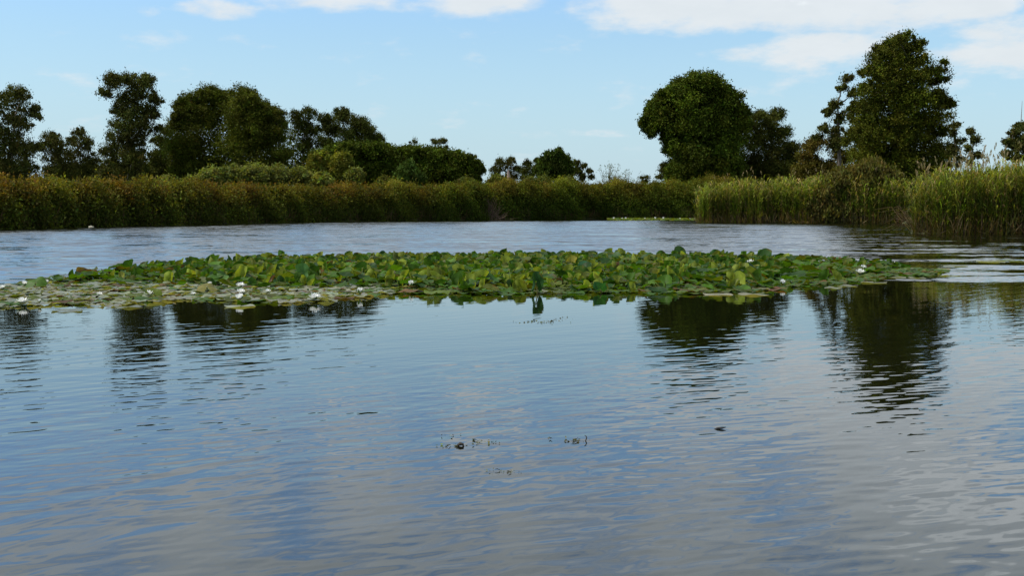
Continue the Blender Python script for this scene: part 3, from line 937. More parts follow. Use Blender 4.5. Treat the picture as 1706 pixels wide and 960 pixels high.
def build_bank():
    top = [(-400, 300), (-100, 303), (0, 303), (60, 302), (100, 303), (170, 304), (230, 303), (300, 304), (360, 309), (430, 311), (500, 312), (560, 311), (600, 309), (660, 306), (720, 309), (760, 312)]
    thicket('marsh_thicket', 'rust-tipped leafy thicket along the left half of the far bank', 'thicket', SHORE, -330, 745, top, (.056, .070, .009), (.105, .105, .014), (.112, .070, .014), 21, n_clumps=5600, stems=2600)
    top = [(700, 309), (760, 309), (800, 305), (850, 303), (890, 306), (950, 304), (1000, 307), (1050, 303), (1090, 306), (1130, 304), (1172, 298), (1230, 297)]
    thicket('marsh_thicket', 'dense green thicket along the middle of the far bank below the cypress', 'thicket', SHORE, 725, 1215, top, (.050, .076, .008), (.100, .118, .013), (.110, .085, .014), 33, n_clumps=4200, stems=1800)
    top = [(1150, 315), (1180, 308), (1210, 300), (1280, 297), (1340, 295), (1400, 292), (1450, 297), (1500, 300), (1560, 300)]
    reed_bed('reed_bed', 'green and straw reed bed jutting out in front of the tallest tree', SHORE_MID, 1161, 1545, top, 44, n=5200, plumes=38, width=.045, dryness=.18, depth=5)
    top = [(1500, 300), (1520, 296), (1550, 288), (1600, 281), (1640, 276), (1680, 272), (1706, 266), (1800, 262), (2100, 250)]
    reed_bed('reed_bed', 'nearest tall reed bed with feathery tops, cut by the right edge', SHORE_NEAR, 1519, 2050, top, 55, n=6500, plumes=170, width=.03, dryness=.2, depth=5)

    # pinkish dead shrub in the middle of the bank
    D = float(shore_D(SHORE, 812)) + .3
    p = at(808, 364, D)
    o = empty('dead_shrub', (p[0], D, .0))
    tag(o, 'pinkish brown dead twiggy shrub in the middle of the green bank', 'dead shrub')
    a = Acc()
    for i in range(150):
        ex = rng.normal(.2, 1.0)
        ez = rng.uniform(.4, 2.7) * math.exp(-.18 * ex * ex)
        P = np.array([(ex * .6 + rng.normal(0, .4), 0, -.03), (ex * .8 + rng.normal(0, .15), rng.normal(0, .1) - .1, ez * .55), (ex * 1.0, rng.normal(-.15, .2), ez)])
        V, Q = tube(P, [.016, .012, .005], 3)
        a.add(V, Q, np.array((.15, .095, .06)) * math.exp(rng.normal(0, .4)))
    link('branch', a.mesh('dead_shrub', MAT_BARK), o)
    # leaning straw stems at the left foot of the near reed bed
    D = 44.0
    p = at(1512, 380, D)
    o = empty('fallen_reeds', (p[0], D, 0))
    tag(o, 'bent dry straw-coloured reeds leaning over the water left of the nearest reed bed', 'dry reeds')
    a = Acc()
    for i in range(30):
        ex = -rng.uniform(.1, 1.25)
        ez = rng.uniform(.05, 1.5)
        P = np.array([(rng.uniform(-.1, .5), rng.normal(0, .3), rng.uniform(.05, .5)), (ex * .5, rng.normal(0, .2), ez * .6 + .25), (ex, rng.normal(0, .2), max(ez * .7, .02))])
        V, Q = tube(P, [.010, .008, .004], 3)
        a.add(V, Q, np.array((.17, .125, .065)) * math.exp(rng.normal(0, .35)))
    link('stem', a.mesh('fallen_reeds', MAT_REED), o)
    # pale stone by the water
    p = on_water(154, 380)
    V, Q = tube([(-.15, 0, .01), (-.12, 0, .02), (0, .02, .03), (.1, 0, .025), (.14, 0, .01)], [.01, .06, .085, .07, .01], 10)
    V[:, 2] = np.maximum(V[:, 2] * .8, -.05)
    V += rng.normal(0, .012, V.shape)
    o = link('stone', mesh_np('stone', V, Q, None, MAT_STONE, True), None, p + np.array([0, -.15, .02]))
    tag(o, 'small pale stone at the foot of the left thicket', 'stone')


# ------------------------------------------------------------------ water lilies
G_MID = (.048, .108, .009)
G_DARK = (.026, .068, .012)
G_YEL = (.140, .175, .022)
G_OLV = (.072, .100, .010)
G_RED = (.105, .060, .022)
G_SHEEN = (.165, .175, .105)  # green greyed by the sky sheen, put into the pad colour


def lily_leaf(r, fold=0.0, cup=0.0, curl_end=0.0, wave=.008, tint=G_MID, seed=0, rings=4, seg=20):
    """round leaf with its slit; x across the midrib, y along it, slit at -y; returns V, Q (quads), tint per face"""
    g = np.random.default_rng(seed)
    slit = .30
    th = np.linspace(-np.pi / 2 + slit, 1.5 * np.pi - slit, seg)
    outline = r * (1 + .05 * np.sin(th * 2 + g.uniform(0, 6)) + .025 * np.sin(th * 5 + g.uniform(0, 6)))
    rr = np.linspace(.08, 1, rings)
    P = np.empty((rings, seg, 3))
    ph = g.uniform(0, 6, 3)
    for i, k in enumerate(rr):
        x = np.cos(th) * outline * k
        y = np.sin(th) * outline * k
        z = wave * k ** 2 * (np.sin(th * 3 + ph[0]) + .7 * np.sin(th * 5 + ph[1])) + cup * r * k ** 2.2
        P[i] = np.column_stack([x, y, z])
    V = P.reshape(-1, 3)
    if abs(fold) > 1e-3:       # roll the two halves up round the midrib
        rad = 1 / (fold / r)
        x, z = V[:, 0].copy(), V[:, 2].copy()
        a = x / rad
        V[:, 0] = (rad - z) * np.sin(a)
        V[:, 2] = rad - (rad - z) * np.cos(a)
    if abs(curl_end) > 1e-3:   # roll the far end
        rad = 1 / (curl_end / r)
        y, z = V[:, 1].copy(), V[:, 2].copy()
        a = np.maximum(y, 0) / rad
        pos = y > 0
        V[:, 1] = np.where(pos, (rad - z) * np.sin(a), y)
        V[:, 2] = np.where(pos, rad - (rad - z) * np.cos(a), z)
    Q = np.array([(i * seg + j, i * seg + j + 1, (i + 1) * seg + j + 1, (i + 1) * seg + j) for i in range(rings - 1) for j in range(seg - 1)])
    t = np.tile(np.asarray(tint, float), (len(Q), 1))
    t *= np.exp(g.normal(0, .05, (len(Q), 1)))
    # browned or yellowed rim in places
    rim = np.zeros(len(Q), bool)
    rim[(rings - 2) * (seg - 1):] = True
    arc = np.tile(np.arange(seg - 1), rings - 1)
    a0 = g.integers(0, seg)
    hit = rim & ((arc - a0) % seg < g.integers(1, 7))
    t[hit] = t[hit] * .5 + np.array((.12, .09, .02)) * .5
    return V, Q, np.clip(t, .003, .6)


def rot_xyz(V, ax, ay, az):
    cx, sx = math.cos(ax), math.sin(ax)
    V = V @ np.array([[1, 0, 0], [0, cx, sx], [0, -sx, cx]])
    cy, sy = math.cos(ay), math.sin(ay)
    V = V @ np.array([[cy, 0, -sy], [0, 1, 0], [sy, 0, cy]])
    cz, sz = math.cos(az), math.sin(az)
    return V @ np.array([[cz, sz, 0], [-sz, cz, 0], [0, 0, 1]])


def in_poly(P, poly):
    x, y = P[:, 0], P[:, 1]
    inside = np.zeros(len(P), bool)
    n = len(poly)
    for i in range(n):
        x1, y1 = poly[i]
        x2, y2 = poly[(i + 1) % n]
        c = ((y1 > y) != (y2 > y)) & (x < (x2 - x1) * (y - y1) / (y2 - y1 + 1e-12) + x1)
        inside ^= c
    return inside


RAFT_PX = [(-160, 512), (-60, 517), (0, 514), (60, 511), (130, 510), (185, 515), (232, 507), (300, 501), (360, 502), (420, 504), (500, 506), (560, 500), (620, 495), (660, 491), (760, 491), (860, 491.5), (950, 489.5), (1040, 489),
           (1130, 491), (1200, 488), (1270, 486), (1330, 479), (1400, 473), (1440, 470), (1480, 462), (1540, 461), (1575, 455), (1570, 450), (1500, 446.5), (1440, 443), (1380, 441), (1300, 438), (1200, 436), (1100, 434.5), (900, 434),
           (700, 435), (560, 437.5), (440, 441), (330, 446), (250, 452), (190, 456), (140, 463), (80, 471), (0, 479), (-160, 486)]


def stand_amount(px, py):
    """0 = only flat floating pads, 1 = full of leaves standing out of the water (photograph pixels of the leaf's foot)"""
    edge = np.interp(px, [-200, 0, 60, 130, 200, 270, 330, 420, 520, 600, 640, 700, 1250, 1340, 1440, 1600], [472, 481, 484, 483, 481, 483, 484, 488, 489, 486, 489, 494, 492, 480, 466, 446])
    s = smooth(-2, -13, py - edge) * (.55 + .45 * smooth(-8, -24, py - edge))
    s = s * np.interp(px, [-100, 90, 200, 330, 1300, 1400, 1500, 1560], [.2, .6, .8, 1, 1, .95, .7, .25])
    return s


# leaf kinds: name -> (label phrase, group, tint, pose) ; pose: tilt range, fold, cup, curl, raise
KINDS = {
    'pad_green':  ('flat mid green lily pad', G_MID, dict(tilt=(0, 6), fold=0, cup=.0, curl=0, z=(0, .02))),
    'pad_silver': ('flat sheen-grey lily pad', G_SHEEN, dict(tilt=(0, 4), fold=0, cup=.02, curl=0, z=(0, .012))),  # the silver is sky sheen painted into the tint
    'pad_olive':  ('flat olive lily pad', G_OLV, dict(tilt=(0, 6), fold=0, cup=.02, curl=0, z=(0, .015))),
    'pad_red':    ('flat reddish brown lily pad', G_RED, dict(tilt=(0, 6), fold=0, cup=.04, curl=0, z=(0, .015))),
    'tilt_green': ('tilted mid green lily leaf', G_MID, dict(tilt=(2, 24), fold=.45, cup=.06, curl=.0, z=(.02, .15))),
    'tilt_dark':  ('tilted dark green lily leaf', G_DARK, dict(tilt=(2, 26), fold=.55, cup=.05, curl=.3, z=(.02, .15))),
    'tilt_olive': ('tilted olive lily leaf', G_OLV, dict(tilt=(2, 26), fold=.6, cup=.05, curl=.2, z=(.02, .15))),
    'fold_yel':   ('folded yellow-green lily leaf', (.165, .205, .028), dict(tilt=(50, 92), fold=2.35, cup=0, curl=.3, z=(.05, .13))),
    'fold_green': ('folded mid green lily leaf', G_MID, dict(tilt=(50, 92), fold=2.2, cup=0, curl=.3, z=(.05, .13))),
    'up_dark':    ('upright dark green lily leaf', G_DARK, dict(tilt=(50, 92), fold=1.1, cup=0, curl=.2, z=(.07, .13))),
    'up_green':   ('upright mid green lily leaf', G_MID, dict(tilt=(45, 90), fold=1.1, cup=0, curl=.4, z=(.07, .13))),
    'dome_green': ('dome-shaped mid green lily leaf', G_MID, dict(tilt=(5, 28), fold=-.9, cup=-.05, curl=-.5, z=(.06, .13))),
    'roll_red':   ('curled reddish lily leaf', G_RED, dict(tilt=(20, 80), fold=1.8, cup=0, curl=.5, z=(.04, .10))),
}
FLATS = ['pad_green', 'pad_silver', 'pad_olive', 'pad_red']
STANDS = ['tilt_green', 'tilt_dark', 'tilt_olive', 'fold_yel', 'fold_green', 'up_dark', 'up_green', 'dome_green', 'roll_red']


def build_lilies():
    poly = [tuple(on_water(x, y)[:2]) for x, y in RAFT_PX]
    P = np.array(poly)
    x0, y0 = P.min(0)
    x1, y1 = P.max(0)
    g = np.random.default_rng(5)

    def scatter(cell):
        xs = np.arange(x0, x1, cell)
        ys = np.arange(y0, y1, cell)
        X, Y = np.meshgrid(xs, ys)
        S = np.column_stack([X.ravel(), Y.ravel()]) + g.uniform(-.45, .45, (X.size, 2)) * cell
        return S[in_poly(S, poly)]

    def to_px(S):
        vy, vz = S[:, 1], -CAMH
        dep = vy * CP - vz * SP * 1.0
        up = vy * SP + vz * CP
        return 853 + F * S[:, 0] / dep, 480 - F * up / dep

    def proto(kind, i, r):
        lab, tint, ps = KINDS[kind]
        gg = np.random.default_rng(hash((kind, i)) % 1000 if False else sum(map(ord, kind)) * 7 + i)
        f = ps['fold'] * gg.uniform(.7, 1.25)
        V, Q, t = lily_leaf(r, f, ps['cup'], ps['curl'] * gg.uniform(.3, 1.5), .010 if kind.startswith('pad') else .014,
                            np.asarray(tint) * np.exp(gg.normal(0, .12)), sum(map(ord, kind)) + i * 13)
        return V, Q, t

    NP = 5
    meshes, raw = {}, {}
    for k in KINDS:
        for i in range(NP):
            V, Q, t = proto(k, i, .145)
            raw[k, i] = (V, Q, t)
            meshes[k, i] = mesh_np('lily_leaf_' + k, V, Q, t, MAT_PAD if k == 'pad_silver' else MAT_LILY, True)

    items = []      # (kind, i, x, y, z, rot(3), scale, size in the picture)
    def pose(kind, S, px, py, q=1.0):
        ps = KINDS[kind][2]
        tl = R(g.uniform(*ps['tilt']))
        az = g.uniform(0, 2 * np.pi)
        roll = R(g.normal(0, 8)) if not kind.startswith('pad') else R(g.normal(0, 1.5))
        sc = float(np.clip(g.normal(.62, .18), .3, 1.05)) if not kind.startswith('pad') else float(np.clip(g.normal(.74, .18), .4, 1.1))
        z = g.uniform(*ps['z']) * .9 * (.3 + .7 * q)
        if kind.startswith('pad'): z = .004 + g.random() * .014 + math.sin(tl) * .145 * sc * .6
        else: z = max(z, math.sin(tl) * .145 * sc * .55)
        vis = .145 * sc * (math.sin(tl) * .8 + .12 + (.2 if not kind.startswith('pad') else 0)) / S[1] ** 2
        items.append([kind, int(g.integers(0, NP)), S[0], S[1], z, (tl, roll, az), sc, vis])

    S = scatter(.15)
    px, py = to_px(S)
    st = stand_amount(px, py)
    for s, x, y, q in zip(S, px, py, st):
        pr = [.14, .66, .15, .05] if q < .3 and x < 650 else [.56, .04, .32, .08]
        if q > .6 and g.random() < .35: continue
        pose(FLATS[g.choice(4, p=pr)], s, x, y)
    S = scatter(.118)
    px, py = to_px(S)
    st = stand_amount(px, py)
    for s, x, y, q in zip(S, px, py, st):
        if q < .06 or g.random() > q * .94: continue
        right = x > 1290
        pr = np.array([.27, .22, .17, .16, .08, .025, .025, .045, .005])
        if right or x < 200: pr = np.array([.32, .22, .22, .02, .02, .0, .0, .18, .02])
        pose(STANDS[g.choice(9, p=pr / pr.sum())], s, x, y, q)
    # the largest three hundred are things of their own, the rest one mass
    order = sorted(range(len(items)), key=lambda i: -items[i][7])
    things = set(order[:290])
    root_acc, pad_acc = Acc(), Acc()
    for n, (k, i, x, y, z, rt, sc, vis) in enumerate(items):
        if n in things:
            o = link('lily_pad' if k.startswith('pad') else 'lily_leaf', meshes[k, i], None, (x, y, z))
            o.rotation_euler = rt
            o.scale = (sc, sc, sc)
            lab = KINDS[k][0]
            where = 'floating at the front of the lily raft' if k.startswith('pad') else 'sticking out of the front half of the lily raft'
            tag(o, lab + ' ' + where, 'lily pad' if k.startswith('pad') else 'lily leaf', lab + 's ' + where)
        else:
            V, Q, t = raw[k, i]
            V = rot_xyz(V * sc, *rt) + np.array([x, y, z])
            (pad_acc if k == 'pad_silver' else root_acc).add(V, Q, np.clip(t * math.exp(g.normal(0, .14)) * (1 + g.normal(0, .05, 3)), .003, .6))
    o = link('lily_raft', root_acc.mesh('lily_raft', MAT_LILY, True))
    tag(o, 'crowded mass of green lily leaves filling the rest of the floating raft', 'water lilies', kind='stuff')
    o = link('lily_pad_carpet', pad_acc.mesh('lily_pad_carpet', MAT_PAD, True))
    tag(o, 'carpet of flat sheen-grey lily pads lying on the water in and before the raft', 'water lilies', kind='stuff')

    # leaves that one can point to
    def hero(px, py, label, tint, r, tilt, az, fold=0.0, cup=0.0, curl=0.0, z=None, seed=1, stalk=True, roll=0.0):
        p = on_water(px, py)
        root = empty('lily_leaf', (p[0], p[1], 0))
        tag(root, label, 'lily leaf')
        r *= .84
        V, Q, t = lily_leaf(r, fold, cup, curl, .01, tint, seed, 5, 28)
        b = link('blade', mesh_np('leaf_blade', V, Q, t, MAT_LILY, True), root)
        zz = z if z is not None else math.sin(R(tilt)) * r * .9
        b.location = (0, 0, zz)
        b.rotation_euler = (R(tilt), R(roll), R(az))
        if stalk:
            V, Q = tube([(.02, .03, -.1), (.015, .02, zz * .3), (.0, .0, zz * .7), (0, 0, zz)], [.008, .007, .006, .005], 6)
            link('stalk', mesh_np('leaf_stalk', V, Q, None, MAT_STALK, True), root)
        return root

    hero(893, 489.5, 'large upright dark leaf at the front edge of the raft, mirrored in the calm water', (.016, .050, .014), .145, 92, 18, 2.1, 0, 0, .135, 3)  # shade on the near face is put into this dark tint
    hero(1000, 489, 'cup-shaped dark green leaf sitting on the front edge of the raft, mirrored below', (.022, .085, .03), .13, 35, 170, .6, .25, 0, .05, 4)
    hero(712, 477, 'left one of two narrow pale folded leaves standing together like fingers', G_YEL, .14, 86, 75, 2.6, 0, 0, .13, 5)
    hero(724, 477, 'right one of two narrow pale folded leaves standing together like fingers', G_YEL, .14, 86, 110, 2.6, 0, 0, .13, 6)
    hero(1132, 436.5, 'round dark leaf standing highest above the back edge of the raft', G_DARK, .15, 70, 15, .4, 0, 0, .17, 7)
    hero(1182, 474, 'pale yellow-green leaf rolled over to the right near the front right of the raft', G_YEL, .125, 38, -62, 2.2, 0, .4, .05, 8)
    hero(617, 457, 'round mustard-yellow upturned leaf in the left middle of the raft', (.25, .23, .03), .12, 62, -20, .7, .2, 0, .12, 9)
    hero(60, 481, 'big rounded green leaf standing at the left tip of the raft', G_MID, .15, 38, 5, -.5, 0, -.3, .07, 10)
    hero(845, 465, 'pale green leaf with its lit edge turned up, left of the large upright dark leaf', (.16, .22, .05), .16, 40, 60, 1.2, 0, 0, .09, 11)
    hero(1275, 441, 'tall dark leaf leaning right at the back edge of the raft, above the white flower', G_DARK, .16, 72, -28, .6, 0, .2, .16, 12)
    hero(1310, 442, 'pale folded leaf lying beside the tall dark leaf at the back right edge', G_YEL, .15, 55, -50, 1.6, 0, .3, .09, 13)
    hero(503, 473, 'green leaf with a pale folded edge standing in the left middle of the raft', (.06, .15, .04), .15, 75, 30, 1.3, 0, 0, .14, 14)
    hero(1250, 463, 'dark green leaf hanging below the white flower in the right half', (.014, .05, .018), .17, 48, 10, -.5, 0, 0, .10, 15)
    hero(253, 497, 'single olive-green leaf tipped up beside a white flower among the flat grey pads', G_OLV, .13, 30, 60, .4, .1, 0, .05, 16)
    hero(345, 488, 'tan and green leaf humped over the flat grey pads', (.14, .13, .03), .16, 22, 20, -.7, 0, -.4, .07, 17)
    hero(895, 446, 'slim yellow-green folded leaf standing above the large upright dark leaf', G_YEL, .14, 80, 60, 2.2, 0, 0, .14, 18)
    hero(955, 452, 'mustard folded leaf standing in the middle of the raft', (.24, .22, .04), .14, 75, -30, 1.5, 0, .3, .13, 19)
    hero(1052, 452, 'bent yellow-green leaf shaped like a hook in the centre of the raft', G_YEL, .16, 82, 70, 2.2, 0, .9, .16, 20)
    hero(655, 449, 'tall leaf with brown folded edges at the back of the raft, left of centre', (.08, .10, .03), .17, 82, 100, 2.0, 0, .3, .16, 21)
    hero(1090, 468, 'long pale leaf lying on its side in the right middle of the raft', (.19, .21, .05), .17, 40, -65, 1.8, 0, 0, .06, 22)
    hero(975, 461, 'broad blue-green leaf facing the water in the middle of the raft', (.03, .10, .045), .15, 60, 0, .2, .05, 0, .11, 23)

    # loose floating pads
    def pad(px, py, r, label, tint, seed):
        p = on_water(px, py)
        V, Q, t = lily_leaf(r, 0, .015, 0, .005, tint, seed, 4, 26)
        o = link('lily_pad', mesh_np('loose_lily_pad', V, Q, t, MAT_PAD, True), None, (p[0], p[1], .006))
        o.rotation_euler = (R(1.0), 0, seed * 1.3)
        tag(o, label, 'lily pad')
    pad(1456, 471.5, .17, 'long pale floating pad just under the pair of white flowers', (.20, .21, .10), 31)
    pad(1412, 477.0, .13, 'pale floating pad at the front right edge, left of the long pale pad', (.18, .19, .08), 32)
    pad(1388, 480.5, .11, 'small floating pad at the front right edge, leftmost of the three below the flower pair', (.15, .16, .07), 33)
    pad(1494, 463.0, .13, 'pale floating pad on dark water, left of the brown spot at the raft tip', (.18, .19, .09), 34)
    pad(1528, 463.8, .13, 'pale floating pad on dark water, right of the brown spot at the raft tip', (.17, .18, .08), 35)
    pad(1584, 460.0, .14, 'pale floating pad alone off the right tip of the raft', (.18, .20, .09), 36)
    pad(1558, 449.0, .22, 'large pale floating pad at the very right tip of the raft', (.19, .21, .09), 37)
    pad(1592, 444.0, .2, 'grey floating pad behind the right tip of the raft', (.16, .18, .10), 38)
    pad(1196, 491.8, .16, 'pale pad edge floating in front of the right half, left of its pair', (.24, .22, .12), 39)
    pad(1255, 491.5, .17, 'pale pad edge floating in front of the right half, right of its pair', (.24, .22, .12), 40)
    pad(400, 511.0, .15, 'pale pad floating alone on the dark reflection, below a pair of white flowers', (.22, .23, .14), 41)
    pad(214, 512.5, .13, 'sheen-grey pad drifting off the front of the flat left part', G_SHEEN, 42)
    pad(112, 519.0, .14, 'thin pad drifting nearest to the viewer at the left front', G_SHEEN, 43)
    pad(1650, 436.5, .26, 'yellowish pad floating far right, leftmost of three beyond the raft', (.20, .21, .06), 44)
    pad(1682, 434.5, .24, 'green pad floating far right, middle of three beyond the raft', (.10, .14, .04), 45)
    pad(1704, 436.0, .26, 'olive pad floating far right at the photo edge, rightmost of three beyond the raft', (.12, .14, .04), 46)
    return


# ------------------------------------------------------------------ flowers
def petal(length, width, lift, az, curl=.35):
    """one pointed petal as a small curved strip; lift = angle above the water"""
    n = 5
    V = []
    for i in range(n):
        t = i / (n - 1)
        a = lift + curl * t
        r_ = length * t
        x = r_ * math.cos(a)
        z = r_ * math.sin(a)
        w = width * (.35 + .65 * math.sin(math.pi * min(t * .9 + .1, 1))) * (1 - t ** 4) * .5 + .0006
        for s, dz in ((-1, .18), (0, 0), (1, .18)):
            V.append((x, s * w, z + dz * w))
    V = np.array(V)
    ca, sa = math.cos(az), math.sin(az)
    V = np.column_stack([V[:, 0] * ca - V[:, 1] * sa, V[:, 0] * sa + V[:, 1] * ca, V[:, 2]])
    Q = np.array([(i * 3 + j, i * 3 + j + 1, (i + 1) * 3 + j + 1, (i + 1) * 3 + j) for i in range(n - 1) for j in range(2)])
    return V, Q


def flower_meshes(openness, seed):
    g = np.random.default_rng(seed)
    rad = .075
    a = Acc()
    for ring, (cnt, ln, lift) in enumerate(((7, 1.0, 12 + 55 * (1 - openness)), (7, .92, 34 + 38 * (1 - openness)), (6, .78, 56 + 22 * (1 - openness)))):
        for i in range(cnt):
            V, Q = petal(rad * ln * g.uniform(.92, 1.06), rad * .44, R(lift + g.normal(0, 4)), 2 * math.pi * (i + ring * .5) / cnt + g.normal(0, .06))
            a.add(V + np.array([0, 0, .012]), Q, (.85, .85, .8))
    pm = a.mesh('petals', MAT_PETAL, True)
    a = Acc()
    for i in range(22):
        az = g.uniform(0, 6.28)
        rr = g.uniform(.002, .016)
        b = np.array([rr * math.cos(az), rr * math.sin(az), .014])
        e = b + np.array([.008 * math.cos(az), .008 * math.sin(az), .020])
        V, Q = tube([b, (b + e) / 2, e], [.002, .0022, .001], 4)
        a.add(V, Q, (1, 1, 1))
    sm = a.mesh('stamens', MAT_STAMEN, True)
    a = Acc()
    for i in range(4):
        V, Q = petal(rad * .95, rad * .42, R(4 + 50 * (1 - openness)), math.pi / 2 * i + .4)
        a.add(V + np.array([0, 0, .006]), Q, (1, 1, 1))
    em = a.mesh('sepals', MAT_SEPAL, True)
    return pm, sm, em


def build_flowers():
    kinds = [flower_meshes(1.0, 1), flower_meshes(.75, 2), flower_meshes(.35, 3)]
    FL = [  # px, py (foot), kind, scale, lift above water, label
        (37, 510, 0, 1.0, .02, 'open white water lily at the front left corner of the raft'),
        (66, 509, 2, .55, .02, 'small white lily bud right of the open flower at the front left corner'),
        (3, 486, 1, .8, .02, 'white flower cut by the left edge of the photo'),
        (40, 480, 1, .8, .03, 'small creamy flower left of the big rounded leaf at the left tip'),
        (78, 478, 2, .75, .03, 'creamy closed flower right of the big rounded leaf at the left tip'),
        (165, 496, 0, .65, .02, 'small flattened white flower on the grey pads at left'),
        (247, 497, 0, 1.0, .02, 'open white flower beside the single tipped olive leaf on the grey pads'),
        (322, 494, 0, .6, .01, 'low small white flower among the grey pads, below the tan humped leaf'),
        (350, 479, 1, .6, .03, 'tiny white flower above the tan humped leaf'),
        (369, 480, 2, .85, .03, 'closed white flower on a short stalk right of the tan humped leaf'),
        (401, 484, 0, 1.0, .03, 'flat white flower topmost of three above one another at left'),
        (401, 493, 0, .9, .02, 'white flower middle of three above one another at left'),
        (400, 505, 1, .95, .03, 'white flower lowest of three, over the lone pale pad'),
        (446, 492, 1, .7, .02, 'small dull white flower between the stack of three and the bright open one'),
        (524, 504, 0, 1.15, .02, 'bright open white flower at the front edge, mirrored in dark water'),
        (600, 495, 2, 1.05, .02, 'half-open white cup flower at the right end of the grey pads'),
        (684, 484, 2, 1.0, .04, 'white cup flower alone on green leaves, left of the finger-like leaves'),
        (1250, 450, 1, 1.2, .08, 'bright white flower standing on the dark hanging leaf'),
        (1303, 479, 2, 1.0, .02, 'plump white flower at the front right edge of the raft'),
        (1433, 461, 0, 1.25, .03, 'larger white flower, lower of the bright pair near the right tip'),
        (1438, 456, 1, 1.1, .05, 'white flower, upper of the bright pair near the right tip'),
        (1485, 446, 0, 1.1, .04, 'flat white flower among the low leaves of the right tip'),
        (1180, 466, 2, .5, .05, 'tiny pale bud beside the rolled yellow-green leaf'),
        (1186, 437, 1, .7, .08, 'small pale flower on the back edge, right of the highest round leaf'),
        (935, 473, 2, .8, .04, 'cream bud right of the large upright dark leaf'),
    ]
    for px, py, k, s, up, lab in FL:
        p = on_water(px, py)
        root = empty('water_lily', (p[0], p[1], up))
        tag(root, lab, 'water lily', 'white water lily flowers on the raft')
        root.rotation_euler = (R(random.uniform(-8, 12)), R(random.uniform(-8, 8)), random.uniform(0, 6.28))
        root.scale = (s, s, s)
        pm, sm, em = kinds[k]
        link('petals', pm, root)
        link('stamens', sm, root)
        link('sepals', em, root)

    # far patch of lilies under the green bank
    g = np.random.default_rng(77)
    a = Acc()
    for i in range(700):
        px = g.uniform(1012, 1172)
        py = g.uniform(365.4, 367.6) + (g.random() < .5) * (px - 1090) / 80 * .4
        p = on_water(px, py)
        V, Q, t = lily_leaf(g.uniform(.13, .2), .4, .05, 0, .01, [G_YEL, G_OLV, G_MID][g.integers(0, 3)], int(g.integers(1000)), 3, 9)
        V = rot_xyz(V, R(g.uniform(0, 35)), 0, g.uniform(0, 6.28)) + np.array([p[0], p[1], .02 + g.random() * .1])
        a.add(V, Q, t)
    o = link('far_lily_pads', a.mesh('far_lily_pads', MAT_LILY, True))
    tag(o, 'thin far strip of yellow-green lily pads under the middle of the bank', 'water lilies', kind='stuff')
    for px, s, lab in [(1023, 2.1, 'isolated far white flower, leftmost in the thin far strip'), (1036, 1.6, 'far white flower, left of a close pair in the far strip'), (1042, 2.0, 'far white flower, right of a close pair in the far strip'),
                       (1074, 1.5, 'small far white flower midway along the far strip'), (1091, 2.2, 'bright far white flower, left of the two largest in the far strip'), (1105, 2.2, 'bright far white flower, right of the two largest in the far strip'),
                       (1133, 1.4, 'small far white flower, leftmost of the three faint ones in the far strip'), (1149, 1.3, 'small far white flower, middle of the three faint ones in the far strip'), (1158, 1.3, 'small far white flower, rightmost of the three faint ones in the far strip')]:
        p = on_water(px, 367.0)
        root = empty('water_lily', (p[0], p[1], .08))
        tag(root, lab, 'water lily', 'white water lily flowers in the far strip')
        root.scale = (s, s, s * 1.4)
        root.rotation_euler = (R(14), 0, random.uniform(0, 6))
        link('petals', kinds[1][0], root)


